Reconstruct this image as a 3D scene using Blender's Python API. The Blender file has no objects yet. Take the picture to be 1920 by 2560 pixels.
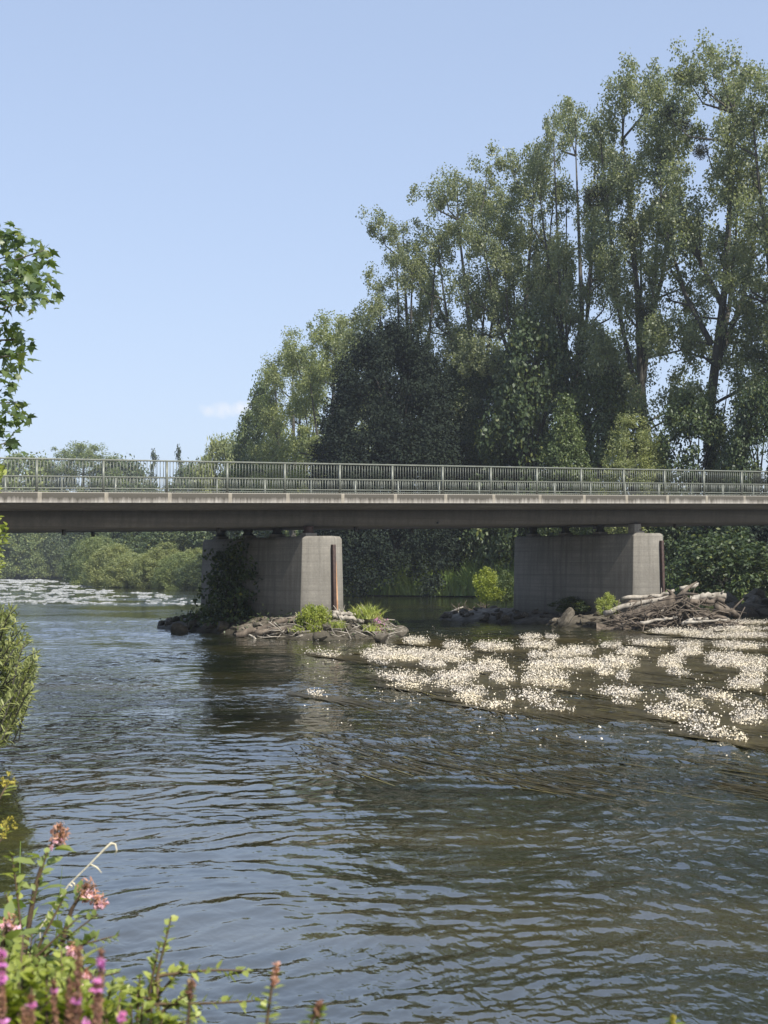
import bpy, math, random
import numpy as np
from mathutils import Vector, Matrix

sc = bpy.context.scene
COL = sc.collection
rnd = random.Random(7)
RNG = np.random.default_rng(11)
R = math.radians

# ------------------------------------------------------------------ camera maths
F = 3700.0                      # focal length in photo pixels (1920 x 2560)
PITCH = 0.03824
H = 2.15                        # eye above the river
HOR = 1280 + F * math.tan(PITCH)
cp, sp = math.cos(PITCH), math.sin(PITCH)


def ray(px, py):
    dx, dy = (px - 960) / F, (1280 - py) / F
    return Vector((dx, cp - sp * dy, sp + cp * dy))


def at(px, py, Y):
    d = ray(px, py)
    return Vector((0, 0, H)) + d * (Y / d.y)


def wat(px, py):
    d = ray(px, py)
    return Vector((0, 0, H)) + d * (-H / d.z)


def xat(px, Y):
    return (px - 960) / F * Y


# bridge frame: s along the bridge, d across (away from the viewer), z up
BX, BY, BZ, TH, SL = -9.8566, 41.92546, H + 2.16913, 0.56608, 0.02259
ec, es_ = math.cos(TH), math.sin(TH)


def B(s, d, z):
    return (BX + s * ec - d * es_, BY + s * es_ + d * ec, BZ + z + SL * s)


FLOW = np.array([es_, -ec])     # the river runs towards the viewer and to the right

# ------------------------------------------------------------------ object helpers


def tag(o, label=None, cat=None, group=None, kind=None):
    if label: o['label'] = label
    if cat: o['category'] = cat
    if group: o['group'] = group
    if kind: o['kind'] = kind
    return o


def thing(name, label, cat, loc=(0, 0, 0), rz=0.0, group=None):
    o = bpy.data.objects.new(name, None)
    COL.objects.link(o)
    o.location = loc
    o.rotation_euler = (0, 0, rz)
    return tag(o, label, cat, group)


class MB:
    """collects vertices and faces of one mesh"""

    def __init__(self):
        self.v, self.f, self.n = [], [], 0

    def add(self, V, Fs):
        V = np.asarray(V, dtype=np.float64).reshape(-1, 3)
        k = self.n
        self.v.append(V)
        for f in Fs:
            self.f.append([i + k for i in f])
        self.n += len(V)

    def quads(self, V):
        """V: (n,4,3) separate quads"""
        V = np.asarray(V, dtype=np.float64)
        n = len(V)
        if n == 0: return
        idx = np.arange(n * 4).reshape(n, 4) + self.n
        self.f.append(idx)
        self.v.append(V.reshape(-1, 3))
        self.n += n * 4

    def tube(self, pts, rad, ns=6, cap=True):
        pts = np.asarray(pts, dtype=np.float64)
        n = len(pts)
        if np.isscalar(rad): rad = np.full(n, rad)
        rad = np.asarray(rad, dtype=np.float64)
        T = np.gradient(pts, axis=0)
        T /= np.linalg.norm(T, axis=1)[:, None] + 1e-9
        a = np.array([0, 0, 1.0]) if abs(T[0][2]) < .9 else np.array([1.0, 0, 0])
        U = np.cross(T[0], a); U /= np.linalg.norm(U)
        ang = np.arange(ns) * 2 * np.pi / ns
        V = np.zeros((n, ns, 3))
        for i in range(n):
            U = U - T[i] * U.dot(T[i]); U /= np.linalg.norm(U) + 1e-9
            W = np.cross(T[i], U)
            V[i] = pts[i] + rad[i] * (np.cos(ang)[:, None] * U + np.sin(ang)[:, None] * W)
        i0 = (np.arange(n - 1)[:, None] * ns + np.arange(ns)[None, :])
        i1 = (np.arange(n - 1)[:, None] * ns + (np.arange(ns)[None, :] + 1) % ns)
        q = np.stack([i0, i1, i1 + ns, i0 + ns], -1).reshape(-1, 4) + self.n
        self.f.append(q)
        if cap:
            self.f.append([self.n + (n - 1) * ns + k for k in range(ns)])
            self.f.append([self.n + ns - 1 - k for k in range(ns)])
        self.v.append(V.reshape(-1, 3))
        self.n += n * ns

    def box(self, fn, a0, a1, b0, b1, c0, c1, na=1):
        """box mapped through fn(a,b,c); split na times along a"""
        aa = np.linspace(a0, a1, na + 1)
        V, Fs = [], []
        for a in aa:
            V += [fn(a, b0, c0), fn(a, b1, c0), fn(a, b1, c1), fn(a, b0, c1)]
        for i in range(na):
            k = i * 4
            for j in range(4):
                Fs.append([k + j, k + 4 + j, k + 4 + (j + 1) % 4, k + (j + 1) % 4])
        Fs.append([0, 1, 2, 3]); e = na * 4
        Fs.append([e + 3, e + 2, e + 1, e])
        self.add(V, Fs)

    def mesh(self, name, off=None):
        V = np.concatenate(self.v) if self.v else np.zeros((0, 3))
        if off is not None: V = V - np.asarray(off)
        ls, counts = [], []
        for f in self.f:
            if isinstance(f, np.ndarray):
                ls.append(f.ravel()); counts.append(np.full(len(f), f.shape[1]))
            else:
                ls.append(np.array(f)); counts.append(np.array([len(f)]))
        loops = np.concatenate(ls); counts = np.concatenate(counts)
        me = bpy.data.meshes.new(name)
        me.vertices.add(len(V)); me.vertices.foreach_set('co', V.astype(np.float32).ravel())
        me.loops.add(len(loops)); me.loops.foreach_set('vertex_index', loops.astype(np.int32))
        me.polygons.add(len(counts))
        st = np.concatenate([[0], np.cumsum(counts)[:-1]])
        me.polygons.foreach_set('loop_start', st.astype(np.int32))
        me.update(calc_edges=True)
        me.validate()
        return me

    def build(self, name, mat, parent=None, smooth=False, bevel=0, tagkw=None):
        off = None
        if parent is not None:
            p, off = parent, np.zeros(3)
            while p is not None:
                off = off + np.array(p.location); p = p.parent
        me = self.mesh(name, off)
        return link(name, me, mat, parent, smooth, bevel)


def link(name, me, mat, parent=None, smooth=False, bevel=0):
    o = bpy.data.objects.new(name, me)
    COL.objects.link(o)
    if mat is not None and not me.materials: me.materials.append(mat)
    if smooth:
        me.polygons.foreach_set('use_smooth', np.ones(len(me.polygons), dtype=bool))
    if bevel:
        b = o.modifiers.new('Bevel', 'BEVEL'); b.width = bevel; b.segments = 2; b.limit_method = 'ANGLE'
    if parent is not None: o.parent = parent
    return o


def copy_tree(o, parent=None):
    c = o.copy()
    COL.objects.link(c)
    c.parent = parent
    for ch in list(o.children):
        copy_tree(ch, c)
    return c


# ------------------------------------------------------------------ numpy noise
_P = np.random.default_rng(3).permutation(512)
_P = np.concatenate([_P, _P, _P])
_G = np.random.default_rng(4).normal(size=(512, 2)); _G /= np.linalg.norm(_G, axis=1)[:, None]


def perlin(x, y):
    xi, yi = np.floor(x).astype(int), np.floor(y).astype(int)
    fx, fy = x - xi, y - yi
    xi &= 511; yi &= 511
    u, v = fx * fx * fx * (fx * (fx * 6 - 15) + 10), fy * fy * fy * (fy * (fy * 6 - 15) + 10)

    def g(a, b, dx, dy):
        G = _G[_P[_P[a & 511] + (b & 511)]]
        return G[..., 0] * dx + G[..., 1] * dy
    n00, n10 = g(xi, yi, fx, fy), g(xi + 1, yi, fx - 1, fy)
    n01, n11 = g(xi, yi + 1, fx, fy - 1), g(xi + 1, yi + 1, fx - 1, fy - 1)
    return 1.4 * ((n00 * (1 - u) + n10 * u) * (1 - v) + (n01 * (1 - u) + n11 * u) * v)


# ------------------------------------------------------------------ materials
class NT:
    def __init__(self, name):
        self.m = bpy.data.materials.new(name)
        self.m.use_nodes = True
        self.t = self.m.node_tree
        self.t.nodes.clear()
        self.out = self.n('ShaderNodeOutputMaterial')

    def n(self, typ, **kw):
        o = self.t.nodes.new(typ)
        for k, v in kw.items():
            if k in o.inputs and not hasattr(o, k): self.set(o, k, v)
            else: setattr(o, k, v)
        return o

    def set(self, node, key, val):
        if isinstance(val, bpy.types.NodeSocket): self.t.links.new(val, node.inputs[key])
        else: node.inputs[key].default_value = val

    def l(self, a, node, key):
        self.t.links.new(a, node.inputs[key])

    def coord(self, scale=(1, 1, 1), rot=(0, 0, 0), src='Object', loc=(0, 0, 0)):
        tc = self.n('ShaderNodeTexCoord')
        mp = self.n('ShaderNodeMapping')
        self.l(tc.outputs[src], mp, 'Vector')
        mp.inputs['Scale'].default_value = scale
        mp.inputs['Rotation'].default_value = rot
        mp.inputs['Location'].default_value = loc
        return mp.outputs[0]

    def sepz(self, vec):
        n = self.n('ShaderNodeSeparateXYZ'); self.l(vec, n, 'Vector')
        return n.outputs['Z']

    def noise(self, vec, scale, detail=4, rough=.55, dist=0):
        t = self.n('ShaderNodeTexNoise')
        self.l(vec, t, 'Vector')
        t.inputs['Scale'].default_value = scale
        t.inputs['Detail'].default_value = detail
        t.inputs['Roughness'].default_value = rough
        t.inputs['Distortion'].default_value = dist
        return t.outputs['Fac']

    def ramp(self, fac, stops):
        r = self.n('ShaderNodeValToRGB')
        self.l(fac, r, 'Fac')
        e = r.color_ramp.elements
        while len(e) < len(stops): e.new(.5)
        for el, (p, c) in zip(e, stops):
            el.position = p
            el.color = (c, c, c, 1) if np.isscalar(c) else (*c, 1)
        return r.outputs['Color']

    def mix(self, fac, a, b, blend='MIX'):
        m = self.n('ShaderNodeMix', data_type='RGBA', blend_type=blend)
        for key, v in ((0, fac), (6, a), (7, b)):
            if isinstance(v, bpy.types.NodeSocket): self.t.links.new(v, m.inputs[key])
            else: m.inputs[key].default_value = v if (np.isscalar(v)) else (*v, 1)
        return m.outputs[2]

    def math(self, op, a, b=0.0, c=None, clamp=False):
        m = self.n('ShaderNodeMath', operation=op, use_clamp=clamp)
        for i, v in enumerate((a, b, c)):
            if v is None: continue
            if isinstance(v, bpy.types.NodeSocket): self.t.links.new(v, m.inputs[i])
            else: m.inputs[i].default_value = v
        return m.outputs[0]

    def bump(self, h, strength, dist, normal=None):
        b = self.n('ShaderNodeBump')
        self.l(h, b, 'Height')
        b.inputs['Strength'].default_value = strength
        b.inputs['Distance'].default_value = dist
        if normal is not None: self.l(normal, b, 'Normal')
        return b.outputs[0]

    def principled(self, col, rough=.6, spec=.5, normal=None, **kw):
        p = self.n('ShaderNodeBsdfPrincipled')
        self.set(p, 'Base Color', col if isinstance(col, bpy.types.NodeSocket) else (*col, 1))
        self.set(p, 'Roughness', rough)
        self.set(p, 'Specular IOR Level', spec)
        if normal is not None: self.l(normal, p, 'Normal')
        for k, v in kw.items(): self.set(p, k, v)
        return p.outputs[0]

    def done(self, sh):
        self.l(sh, self.out, 'Surface')
        return self.m


def leaf_mat(name, lo, hi, trans=.3, rough=.5, tint=(.5, .45, .02), patch=.5, spec=.35):
    t = NT(name)
    g = t.n('ShaderNodeNewGeometry')
    c = t.ramp(g.outputs['Random Per Island'], [(0, lo), (.85, hi), (1, tuple(.6 * a + .4 * b * .5 for a, b in zip(hi, tint)))])
    n = t.noise(t.coord((1, 1, 1)), patch, 3)
    c = t.mix(t.ramp(n, [(.35, 0), (.7, 1)]), c, t.mix(.55, c, (hi[0] * 1.25, hi[1] * 1.15, hi[2] * .8)))
    p = t.principled(c, rough, spec)
    tr = t.n('ShaderNodeBsdfTranslucent')
    t.l(t.mix(.6, c, t.mix(1, c, (1.9, 2.0, .6), 'MULTIPLY')), tr, 'Color')
    m = t.n('ShaderNodeMixShader'); m.inputs[0].default_value = trans
    t.l(p, m, 1); t.l(tr.outputs[0], m, 2)
    return t.done(m.outputs[0])


def bark_mat(name, a, b, sc_=6):
    t = NT(name)
    v = t.coord((1, 1, .25))
    n = t.noise(v, sc_, 6, .65)
    return t.done(t.principled(t.ramp(n, [(.3, a), (.7, b)]), .85, .2, t.bump(n, .6, .03)))


def plain_mat(name, a, b, scale=5, rough=.7, spec=.3, bump=.3):
    t = NT(name)
    n = t.noise(t.coord(), scale, 5)
    return t.done(t.principled(t.ramp(n, [(.3, a), (.7, b)]), rough, spec, t.bump(n, bump, .02)))


def concrete_mat(name, base, board=True, dark=.5, wetline=None):
    t = NT(name)
    v = t.coord()
    big = t.noise(v, .7, 5, .6)
    fine = t.noise(v, 14, 6, .65)
    streak = t.noise(t.coord((3, 3, .22)), 1.6, 5, .6)
    c = t.ramp(big, [(.3, tuple(x * .78 for x in base)), (.7, tuple(x * 1.12 for x in base))])
    c = t.mix(t.ramp(streak, [(.42, 0), (.75, dark)]), c, (.05, .048, .042))
    c = t.mix(.35, c, t.ramp(fine, [(.3, .05), (.7, .35)]), 'OVERLAY')
    h = fine
    if board:
        bz = t.noise(t.coord((.12, .12, 9)), 1.0, 2, .6)
        c = t.mix(t.ramp(bz, [(.44, 0), (.60, .42)]), c, tuple(x * .5 for x in base))
        joint = t.math('LESS_THAN', t.math('FRACT', t.math('MULTIPLY', t.sepz(v), 2.1)), .035)
        c = t.mix(t.math('MULTIPLY', joint, .45), c, tuple(x * .35 for x in base))
        low = t.math('MULTIPLY_ADD', t.sepz(v), -.75, t.math('MULTIPLY_ADD', big, .9, .42), clamp=True)
        if wetline: c = t.mix(t.math('MULTIPLY', low, .85), c, (.04, .042, .03))
        h = t.mix(.5, fine, bz)
    return t.done(t.principled(c, .88, .25, t.bump(h, .35, .02)))


M = {}
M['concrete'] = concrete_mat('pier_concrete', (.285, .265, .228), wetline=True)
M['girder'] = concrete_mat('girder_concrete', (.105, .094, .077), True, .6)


def fascia_material():
    # weathered edge beam: dark lichen from the top, pale run-off streaks, clean stripes under each post
    t = NT('weathered_edge_concrete')
    tc = t.n('ShaderNodeTexCoord')
    sep = t.n('ShaderNodeSeparateXYZ')
    t.l(tc.outputs['Object'], sep, 'Vector')
    v = t.coord((9, 9, .9))
    st = t.noise(v, 1.0, 5, .65)
    big = t.noise(t.coord((1.2, 1.2, .5)), 1.0, 4)
    z = sep.outputs['Z']
    x = sep.outputs['X']
    # object X runs along the bridge, Z follows the slope (0 at the top edge)
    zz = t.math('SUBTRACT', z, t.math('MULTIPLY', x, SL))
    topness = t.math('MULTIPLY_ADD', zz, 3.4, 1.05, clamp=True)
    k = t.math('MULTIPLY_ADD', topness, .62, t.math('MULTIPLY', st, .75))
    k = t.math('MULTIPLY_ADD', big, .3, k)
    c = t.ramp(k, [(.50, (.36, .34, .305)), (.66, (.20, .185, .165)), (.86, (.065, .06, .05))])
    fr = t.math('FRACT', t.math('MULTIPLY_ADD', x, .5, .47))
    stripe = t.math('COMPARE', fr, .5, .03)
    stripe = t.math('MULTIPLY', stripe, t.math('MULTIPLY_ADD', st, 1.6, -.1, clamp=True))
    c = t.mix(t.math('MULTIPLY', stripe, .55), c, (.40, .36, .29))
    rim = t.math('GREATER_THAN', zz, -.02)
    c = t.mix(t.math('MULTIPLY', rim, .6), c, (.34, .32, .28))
    f = t.noise(t.coord(), 20, 5)
    return t.done(t.principled(c, .9, .2, t.bump(f, .4, .01)))


M['fascia'] = fascia_material()


def rail_material(name, a, b):
    t = NT(name)
    n = t.noise(t.coord(), 6, 5, .6)
    return t.done(t.principled(t.ramp(n, [(.3, a), (.75, b)]), .42, .5, None, Metallic=.15))


M['rail'] = rail_material('green_grey_railing_paint', (.105, .112, .092), (.17, .178, .148))
M['steel'] = plain_mat('rusty_steel', (.022, .014, .012), (.06, .034, .026), 9, .7, .4)
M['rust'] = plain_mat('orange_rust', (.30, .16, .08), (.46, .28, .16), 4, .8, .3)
M['rubber'] = plain_mat('dark_bearing', (.02, .02, .02), (.05, .05, .05), 10)
M['asphalt'] = plain_mat('asphalt', (.04, .04, .04), (.07, .07, .07), 30)
M['bark'] = bark_mat('grey_bark', (.03, .027, .022), (.10, .092, .078))
M['bark_dark'] = bark_mat('dark_bark', (.018, .015, .012), (.05, .043, .035))
M['stem_green'] = plain_mat('green_stem', (.10, .12, .03), (.17, .15, .05), 20)
M['stem_red'] = plain_mat('reddish_stem', (.055, .035, .022), (.11, .075, .04), 20)
M['straw'] = plain_mat('dry_straw', (.50, .44, .30), (.68, .62, .46), 30)
M['driftwood'] = bark_mat('bleached_driftwood', (.14, .12, .095), (.40, .365, .31), 5)
M['driftwood_brown'] = bark_mat('brown_driftwood', (.045, .036, .028), (.165, .135, .105), 5)
M['poplar'] = leaf_mat('poplar_leaf', (.085, .112, .074), (.205, .23, .155), .44, .42, patch=.6)
M['poplar_pale'] = leaf_mat('pale_poplar_leaf', (.10, .13, .06), (.21, .24, .115), .36, .45, patch=.6)
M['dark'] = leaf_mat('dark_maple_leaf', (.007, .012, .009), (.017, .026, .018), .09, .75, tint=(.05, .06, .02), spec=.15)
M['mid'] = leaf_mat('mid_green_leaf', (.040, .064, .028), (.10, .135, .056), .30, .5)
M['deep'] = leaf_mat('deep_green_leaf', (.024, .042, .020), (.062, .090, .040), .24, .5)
M['willow'] = leaf_mat('willow_leaf', (.095, .125, .055), (.21, .235, .105), .30, .5, patch=.5)
M['far'] = leaf_mat('far_leaf', (.075, .11, .045), (.165, .20, .085), .3, .55, patch=.15)
M['far_dark'] = leaf_mat('far_dark_leaf', (.036, .060, .030), (.085, .115, .052), .25, .55, patch=.15)
M['conifer'] = leaf_mat('conifer_needle', (.020, .036, .020), (.042, .062, .032), .1, .6)
M['reed'] = leaf_mat('reed_leaf', (.10, .165, .052), (.23, .31, .11), .35, .5, patch=.4)
M['yellow'] = leaf_mat('yellow_green_leaf', (.11, .15, .022), (.25, .29, .06), .36, .45, patch=2)
M['fresh'] = leaf_mat('fresh_leaf', (.14, .185, .045), (.32, .36, .115), .38, .42, patch=4)
M['herb'] = leaf_mat('herb_leaf', (.11, .155, .05), (.26, .31, .115), .40, .45, patch=4)
M['maple'] = leaf_mat('sycamore_leaf', (.032, .058, .022), (.095, .135, .05), .34, .38, patch=1.2)
M['mistletoe'] = leaf_mat('mistletoe_leaf', (.010, .014, .007), (.025, .030, .013), .1, .6)
M['flower_white'] = leaf_mat('white_petal', (.36, .315, .27), (.56, .525, .475), .0, .8, tint=(.9, .75, .6), spec=.1)
M['flower_pink'] = leaf_mat('pink_petal', (.50, .26, .40), (.68, .46, .58), .35, .5, tint=(1, .6, .9), patch=20)
M['flower_red'] = leaf_mat('red_pink_bud', (.32, .15, .11), (.52, .30, .24), .3, .5, patch=20)
M['flower_purple'] = leaf_mat('purple_petal', (.42, .12, .42), (.62, .26, .60), .35, .5, patch=20)
M['seed_brown'] = leaf_mat('faded_seed_capsule', (.12, .055, .045), (.24, .13, .09), .15, .7, patch=20)
M['flower_yellow'] = leaf_mat('yellow_floret', (.30, .26, .04), (.44, .38, .09), .3, .6, patch=20)
M['weed'] = leaf_mat('trailing_weed_stem', (.018, .017, .007), (.070, .055, .022), .1, .3, patch=.6)


def rock_material():
    t = NT('weathered_boulder')
    oi = t.n('ShaderNodeObjectInfo')
    v = t.coord()
    n = t.noise(v, 3, 6, .65)
    c = t.ramp(n, [(.28, (.045, .038, .028)), (.5, (.11, .095, .074)), (.75, (.27, .24, .195))])
    c = t.mix(t.math('MULTIPLY', oi.outputs['Random'], .85), c, (.05, .042, .028))
    # wet and algae-dark near the water line (world height)
    g = t.n('ShaderNodeNewGeometry'); s = t.n('ShaderNodeSeparateXYZ'); t.l(g.outputs['Position'], s, 'Vector')
    wet = t.ramp(s.outputs['Z'], [(.05, 1), (.22, 0)])
    c = t.mix(t.math('MULTIPLY', wet, .7), c, (.03, .026, .016))
    return t.done(t.principled(c, .8, .3, t.bump(n, .8, .05)))


M['rock'] = rock_material()


def earth_material():
    t = NT('grassy_earth')
    n = t.noise(t.coord(), .6, 6)
    n2 = t.noise(t.coord(), 9, 5)
    c = t.ramp(n, [(.3, (.035, .045, .015)), (.6, (.06, .075, .022)), (.8, (.09, .075, .045))])
    return t.done(t.principled(t.mix(.4, c, t.ramp(n2, [(.3, .1), (.7, .6)]), 'OVERLAY'), .95, .1, t.bump(n2, .6, .05)))


M['earth'] = earth_material()


def water_material():
    t = NT('river_water')
    ang = math.atan2(FLOW[1], FLOW[0])
    v = t.coord((1, 1, 1), (0, 0, -ang))           # x along the flow
    vs = t.coord((.28, 1, 1), (0, 0, -ang))
    # the bed seen through the water: olive weed beds combed along the flow over dark gravel
    streak = t.noise(t.coord((.12, .85, 1), (0, 0, -ang)), 1.0, 5, .6, .6)
    patch = t.noise(v, .12, 3)
    bed = t.ramp(t.math('MULTIPLY_ADD', patch, .6, t.math('MULTIPLY', streak, .6)),
                 [(.44, (.004, .005, .003)), (.58, (.012, .014, .006)), (.76, (.040, .034, .012))])
    # ripples too small to model
    w1 = t.noise(t.coord((1.0, .6, 1), (0, 0, -ang)), 4.2, 3, .55, .4)
    w2 = t.noise(t.coord((1.0, .6, 1), (0, 0, -ang)), 14.0, 3, .5, .3)
    at_ = t.n('ShaderNodeAttribute', attribute_name='chop')
    h = t.math('MULTIPLY_ADD', w2, .22, w1)
    b = t.n('ShaderNodeBump')
    t.l(h, b, 'Height'); t.l(at_.outputs['Fac'], b, 'Strength'); b.inputs['Distance'].default_value = .042
    p = t.principled(bed, .02, .8, b.outputs[0], IOR=2.3)
    return t.done(p)


M['water'] = water_material()


def riffle_material():
    t = NT('broken_water_glitter')  # pale greys carry the glitter on the broken water
    n = t.noise(t.coord(), 6, 4)
    return t.done(t.principled(t.ramp(n, [(.3, (.13, .14, .14)), (.7, (.34, .345, .34))]), .6, .3))


M['riffle_glitter'] = riffle_material()

# ------------------------------------------------------------------ sky, sun, camera
SUN_AZ, SUN_EL = R(-51), R(47)
world = bpy.data.worlds.new('World')
sc.world = world
world.use_nodes = True
wt = world.node_tree
bg = wt.nodes['Background']
sky = wt.nodes.new('ShaderNodeTexSky')
sky.sky_type = 'NISHITA'; sky.sun_disc = False
sky.sun_elevation = SUN_EL; sky.sun_rotation = math.pi / 2 - SUN_AZ
sky.air_density = 1.0; sky.dust_density = 1.0; sky.ozone_density = 1.6
# one small fair-weather cloud low over the trees (a patch of the sky itself, fixed by direction)
tc = wt.nodes.new('ShaderNodeTexCoord')
cd_ = ray(590, 1022).normalized()


def wm(op, a, b=0.0, c=None, clamp=False):
    m = wt.nodes.new('ShaderNodeMath'); m.operation = op; m.use_clamp = clamp
    for i, v in enumerate((a, b, c)):
        if v is None: continue
        if isinstance(v, bpy.types.NodeSocket): wt.links.new(v, m.inputs[i])
        else: m.inputs[i].default_value = v
    return m.outputs[0]


sx = wt.nodes.new('ShaderNodeSeparateXYZ'); wt.links.new(tc.outputs['Generated'], sx.inputs[0])
nz = wt.nodes.new('ShaderNodeTexNoise'); wt.links.new(tc.outputs['Generated'], nz.inputs['Vector'])
nz.inputs['Scale'].default_value = 95; nz.inputs['Detail'].default_value = 6; nz.inputs['Roughness'].default_value = .55
ex = wm('DIVIDE', wm('SUBTRACT', sx.outputs['X'], cd_.x), .028)
ez = wm('DIVIDE', wm('SUBTRACT', sx.outputs['Z'], wm('MULTIPLY_ADD', ex, .0018, cd_.z)), .0068)
rr = wm('ADD', wm('MULTIPLY', ex, ex), wm('MULTIPLY', ez, ez))
fwd = wm('GREATER_THAN', sx.outputs['Y'], 0)
dens = wm('MULTIPLY', wm('MULTIPLY_ADD', rr, -.8, wm('MULTIPLY_ADD', nz.outputs['Fac'], 1.9, -.35), clamp=True), fwd)
mixc = wt.nodes.new('ShaderNodeMix'); mixc.data_type = 'RGBA'
wt.links.new(wm('MULTIPLY', dens, .85), mixc.inputs[0])
hsv = wt.nodes.new('ShaderNodeHueSaturation')
hsv.inputs['Saturation'].default_value = .92; hsv.inputs['Value'].default_value = 1.0
wt.links.new(sky.outputs[0], hsv.inputs['Color'])
gam = wt.nodes.new('ShaderNodeGamma'); gam.inputs['Gamma'].default_value = .42
wt.links.new(hsv.outputs[0], gam.inputs['Color'])
tint = wt.nodes.new('ShaderNodeMix'); tint.data_type = 'RGBA'; tint.blend_type = 'MULTIPLY'; tint.inputs[0].default_value = 1
wt.links.new(gam.outputs[0], tint.inputs[6]); tint.inputs[7].default_value = (1.60, 1.77, 2.14, 1)
wt.links.new(tint.outputs[2], mixc.inputs[6]); mixc.inputs[7].default_value = (4.6, 4.6, 4.75, 1)
wt.links.new(mixc.outputs[2], bg.inputs['Color'])
bg.inputs['Strength'].default_value = .13

sun_d = bpy.data.lights.new('sun', 'SUN')
sun_d.energy = 4.8; sun_d.angle = R(.53); sun_d.color = (1, .95, .86)
sun = bpy.data.objects.new('sun', sun_d); COL.objects.link(sun)
sv = Vector((math.cos(SUN_EL) * math.cos(SUN_AZ), math.cos(SUN_EL) * math.sin(SUN_AZ), math.sin(SUN_EL)))
sun.rotation_euler = sv.to_track_quat('Z', 'Y').to_euler(); sun.location = (40, -30, 60)

cam_d = bpy.data.cameras.new('camera')
cam = bpy.data.objects.new('camera', cam_d); COL.objects.link(cam)
cam.location = (0, 0, H); cam.rotation_euler = (math.pi / 2 + PITCH, 0, 0)
cam_d.sensor_fit = 'VERTICAL'; cam_d.sensor_height = 36; cam_d.sensor_width = 27
cam_d.lens = F / 2560 * 36
cam_d.clip_start = .1; cam_d.clip_end = 3000
cam_d.dof.use_dof = True; cam_d.dof.focus_distance = 50; cam_d.dof.aperture_fstop = 9.0; cam_d.dof.aperture_blades = 0
sc.camera = cam
vs_ = sc.view_settings
vs_.view_transform = 'Standard'; vs_.look = 'None'; vs_.exposure = 0.75; vs_.gamma = 1
try: vs_.use_curve_mapping = False
except Exception: pass
sc.cycles.use_adaptive_sampling = True
sc.cycles.max_bounces = 8; sc.cycles.transmission_bounces = 4; sc.cycles.transparent_max_bounces = 4

# ------------------------------------------------------------------ ground and river
RIVER = np.array([(30, -40), (12, -10), (3.2, 1.0), (.3, 4.5), (-2.1, 8.5), (-3.6, 12), (-5.6, 17), (-9, 22), (-17, 30), (-28, 41),
                  (-50, 75), (-95, 130), (-170, 230), (-260, 310), (-90, 312), (-61, 308), (-51, 255), (-41.5, 207), (-35.5, 184),
                  (-27, 164), (-20, 152), (-14, 134), (-4, 119), (11, 113), (17.5, 92), (21, 76), (31, 64), (46, 45), (62, 20), (85, -40)], float)


def inside_dist(px, py, poly):
    n = len(poly)
    ins = np.zeros(px.shape, bool)
    dist = np.full(px.shape, 1e9)
    for i in range(n):
        x0, y0 = poly[i]; x1, y1 = poly[(i + 1) % n]
        cond = ((y0 > py) != (y1 > py))
        with np.errstate(divide='ignore', invalid='ignore'):
            xi = (x1 - x0) * (py - y0) / (y1 - y0 + 1e-12) + x0
        ins ^= cond & (px < xi)
        dx, dy = x1 - x0, y1 - y0
        tt = np.clip(((px - x0) * dx + (py - y0) * dy) / (dx * dx + dy * dy), 0, 1)
        dist = np.minimum(dist, np.hypot(px - x0 - tt * dx, py - y0 - tt * dy))
    return ins, dist


def ground_z(x, y):
    x = np.asarray(x, float); y = np.asarray(y, float)
    ins, d = inside_dist(x, y, RIVER)
    z = np.where(ins, -np.minimum(d * .45, 1.1) - .02, np.minimum(.05 + d * .55, .75) + np.clip((d - 6) * .03, 0, .7))
    bumps = .12 * perlin(x * .35, y * .35) * np.clip(d * .6, 0, 1)
    return z + np.where(ins, 0, bumps)


def make_ground():
    def axis(lo, hi, c, fine, n1):
        k = np.linspace(-1, 1, n1)
        a = np.sinh(k * 5.2) / math.sinh(5.2)
        return np.where(a < 0, c + a * (c - lo), c + a * (hi - c))
    xs = axis(-420, 420, 0, 1, 240); ys = axis(-160, 560, 12, 1, 300)
    Xg, Yg = np.meshgrid(xs, ys)
    Z = ground_z(Xg, Yg)
    V = np.stack([Xg, Yg, Z], -1).reshape(-1, 3)
    ny, nx = Xg.shape
    i = (np.arange(ny - 1)[:, None] * nx + np.arange(nx - 1)[None, :]).ravel()
    mb = MB(); mb.v.append(V); mb.f.append(np.stack([i, i + 1, i + nx + 1, i + nx], -1)); mb.n = len(V)
    tag(mb.build('ground', M['earth'], smooth=True), kind='structure')


make_ground()


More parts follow.
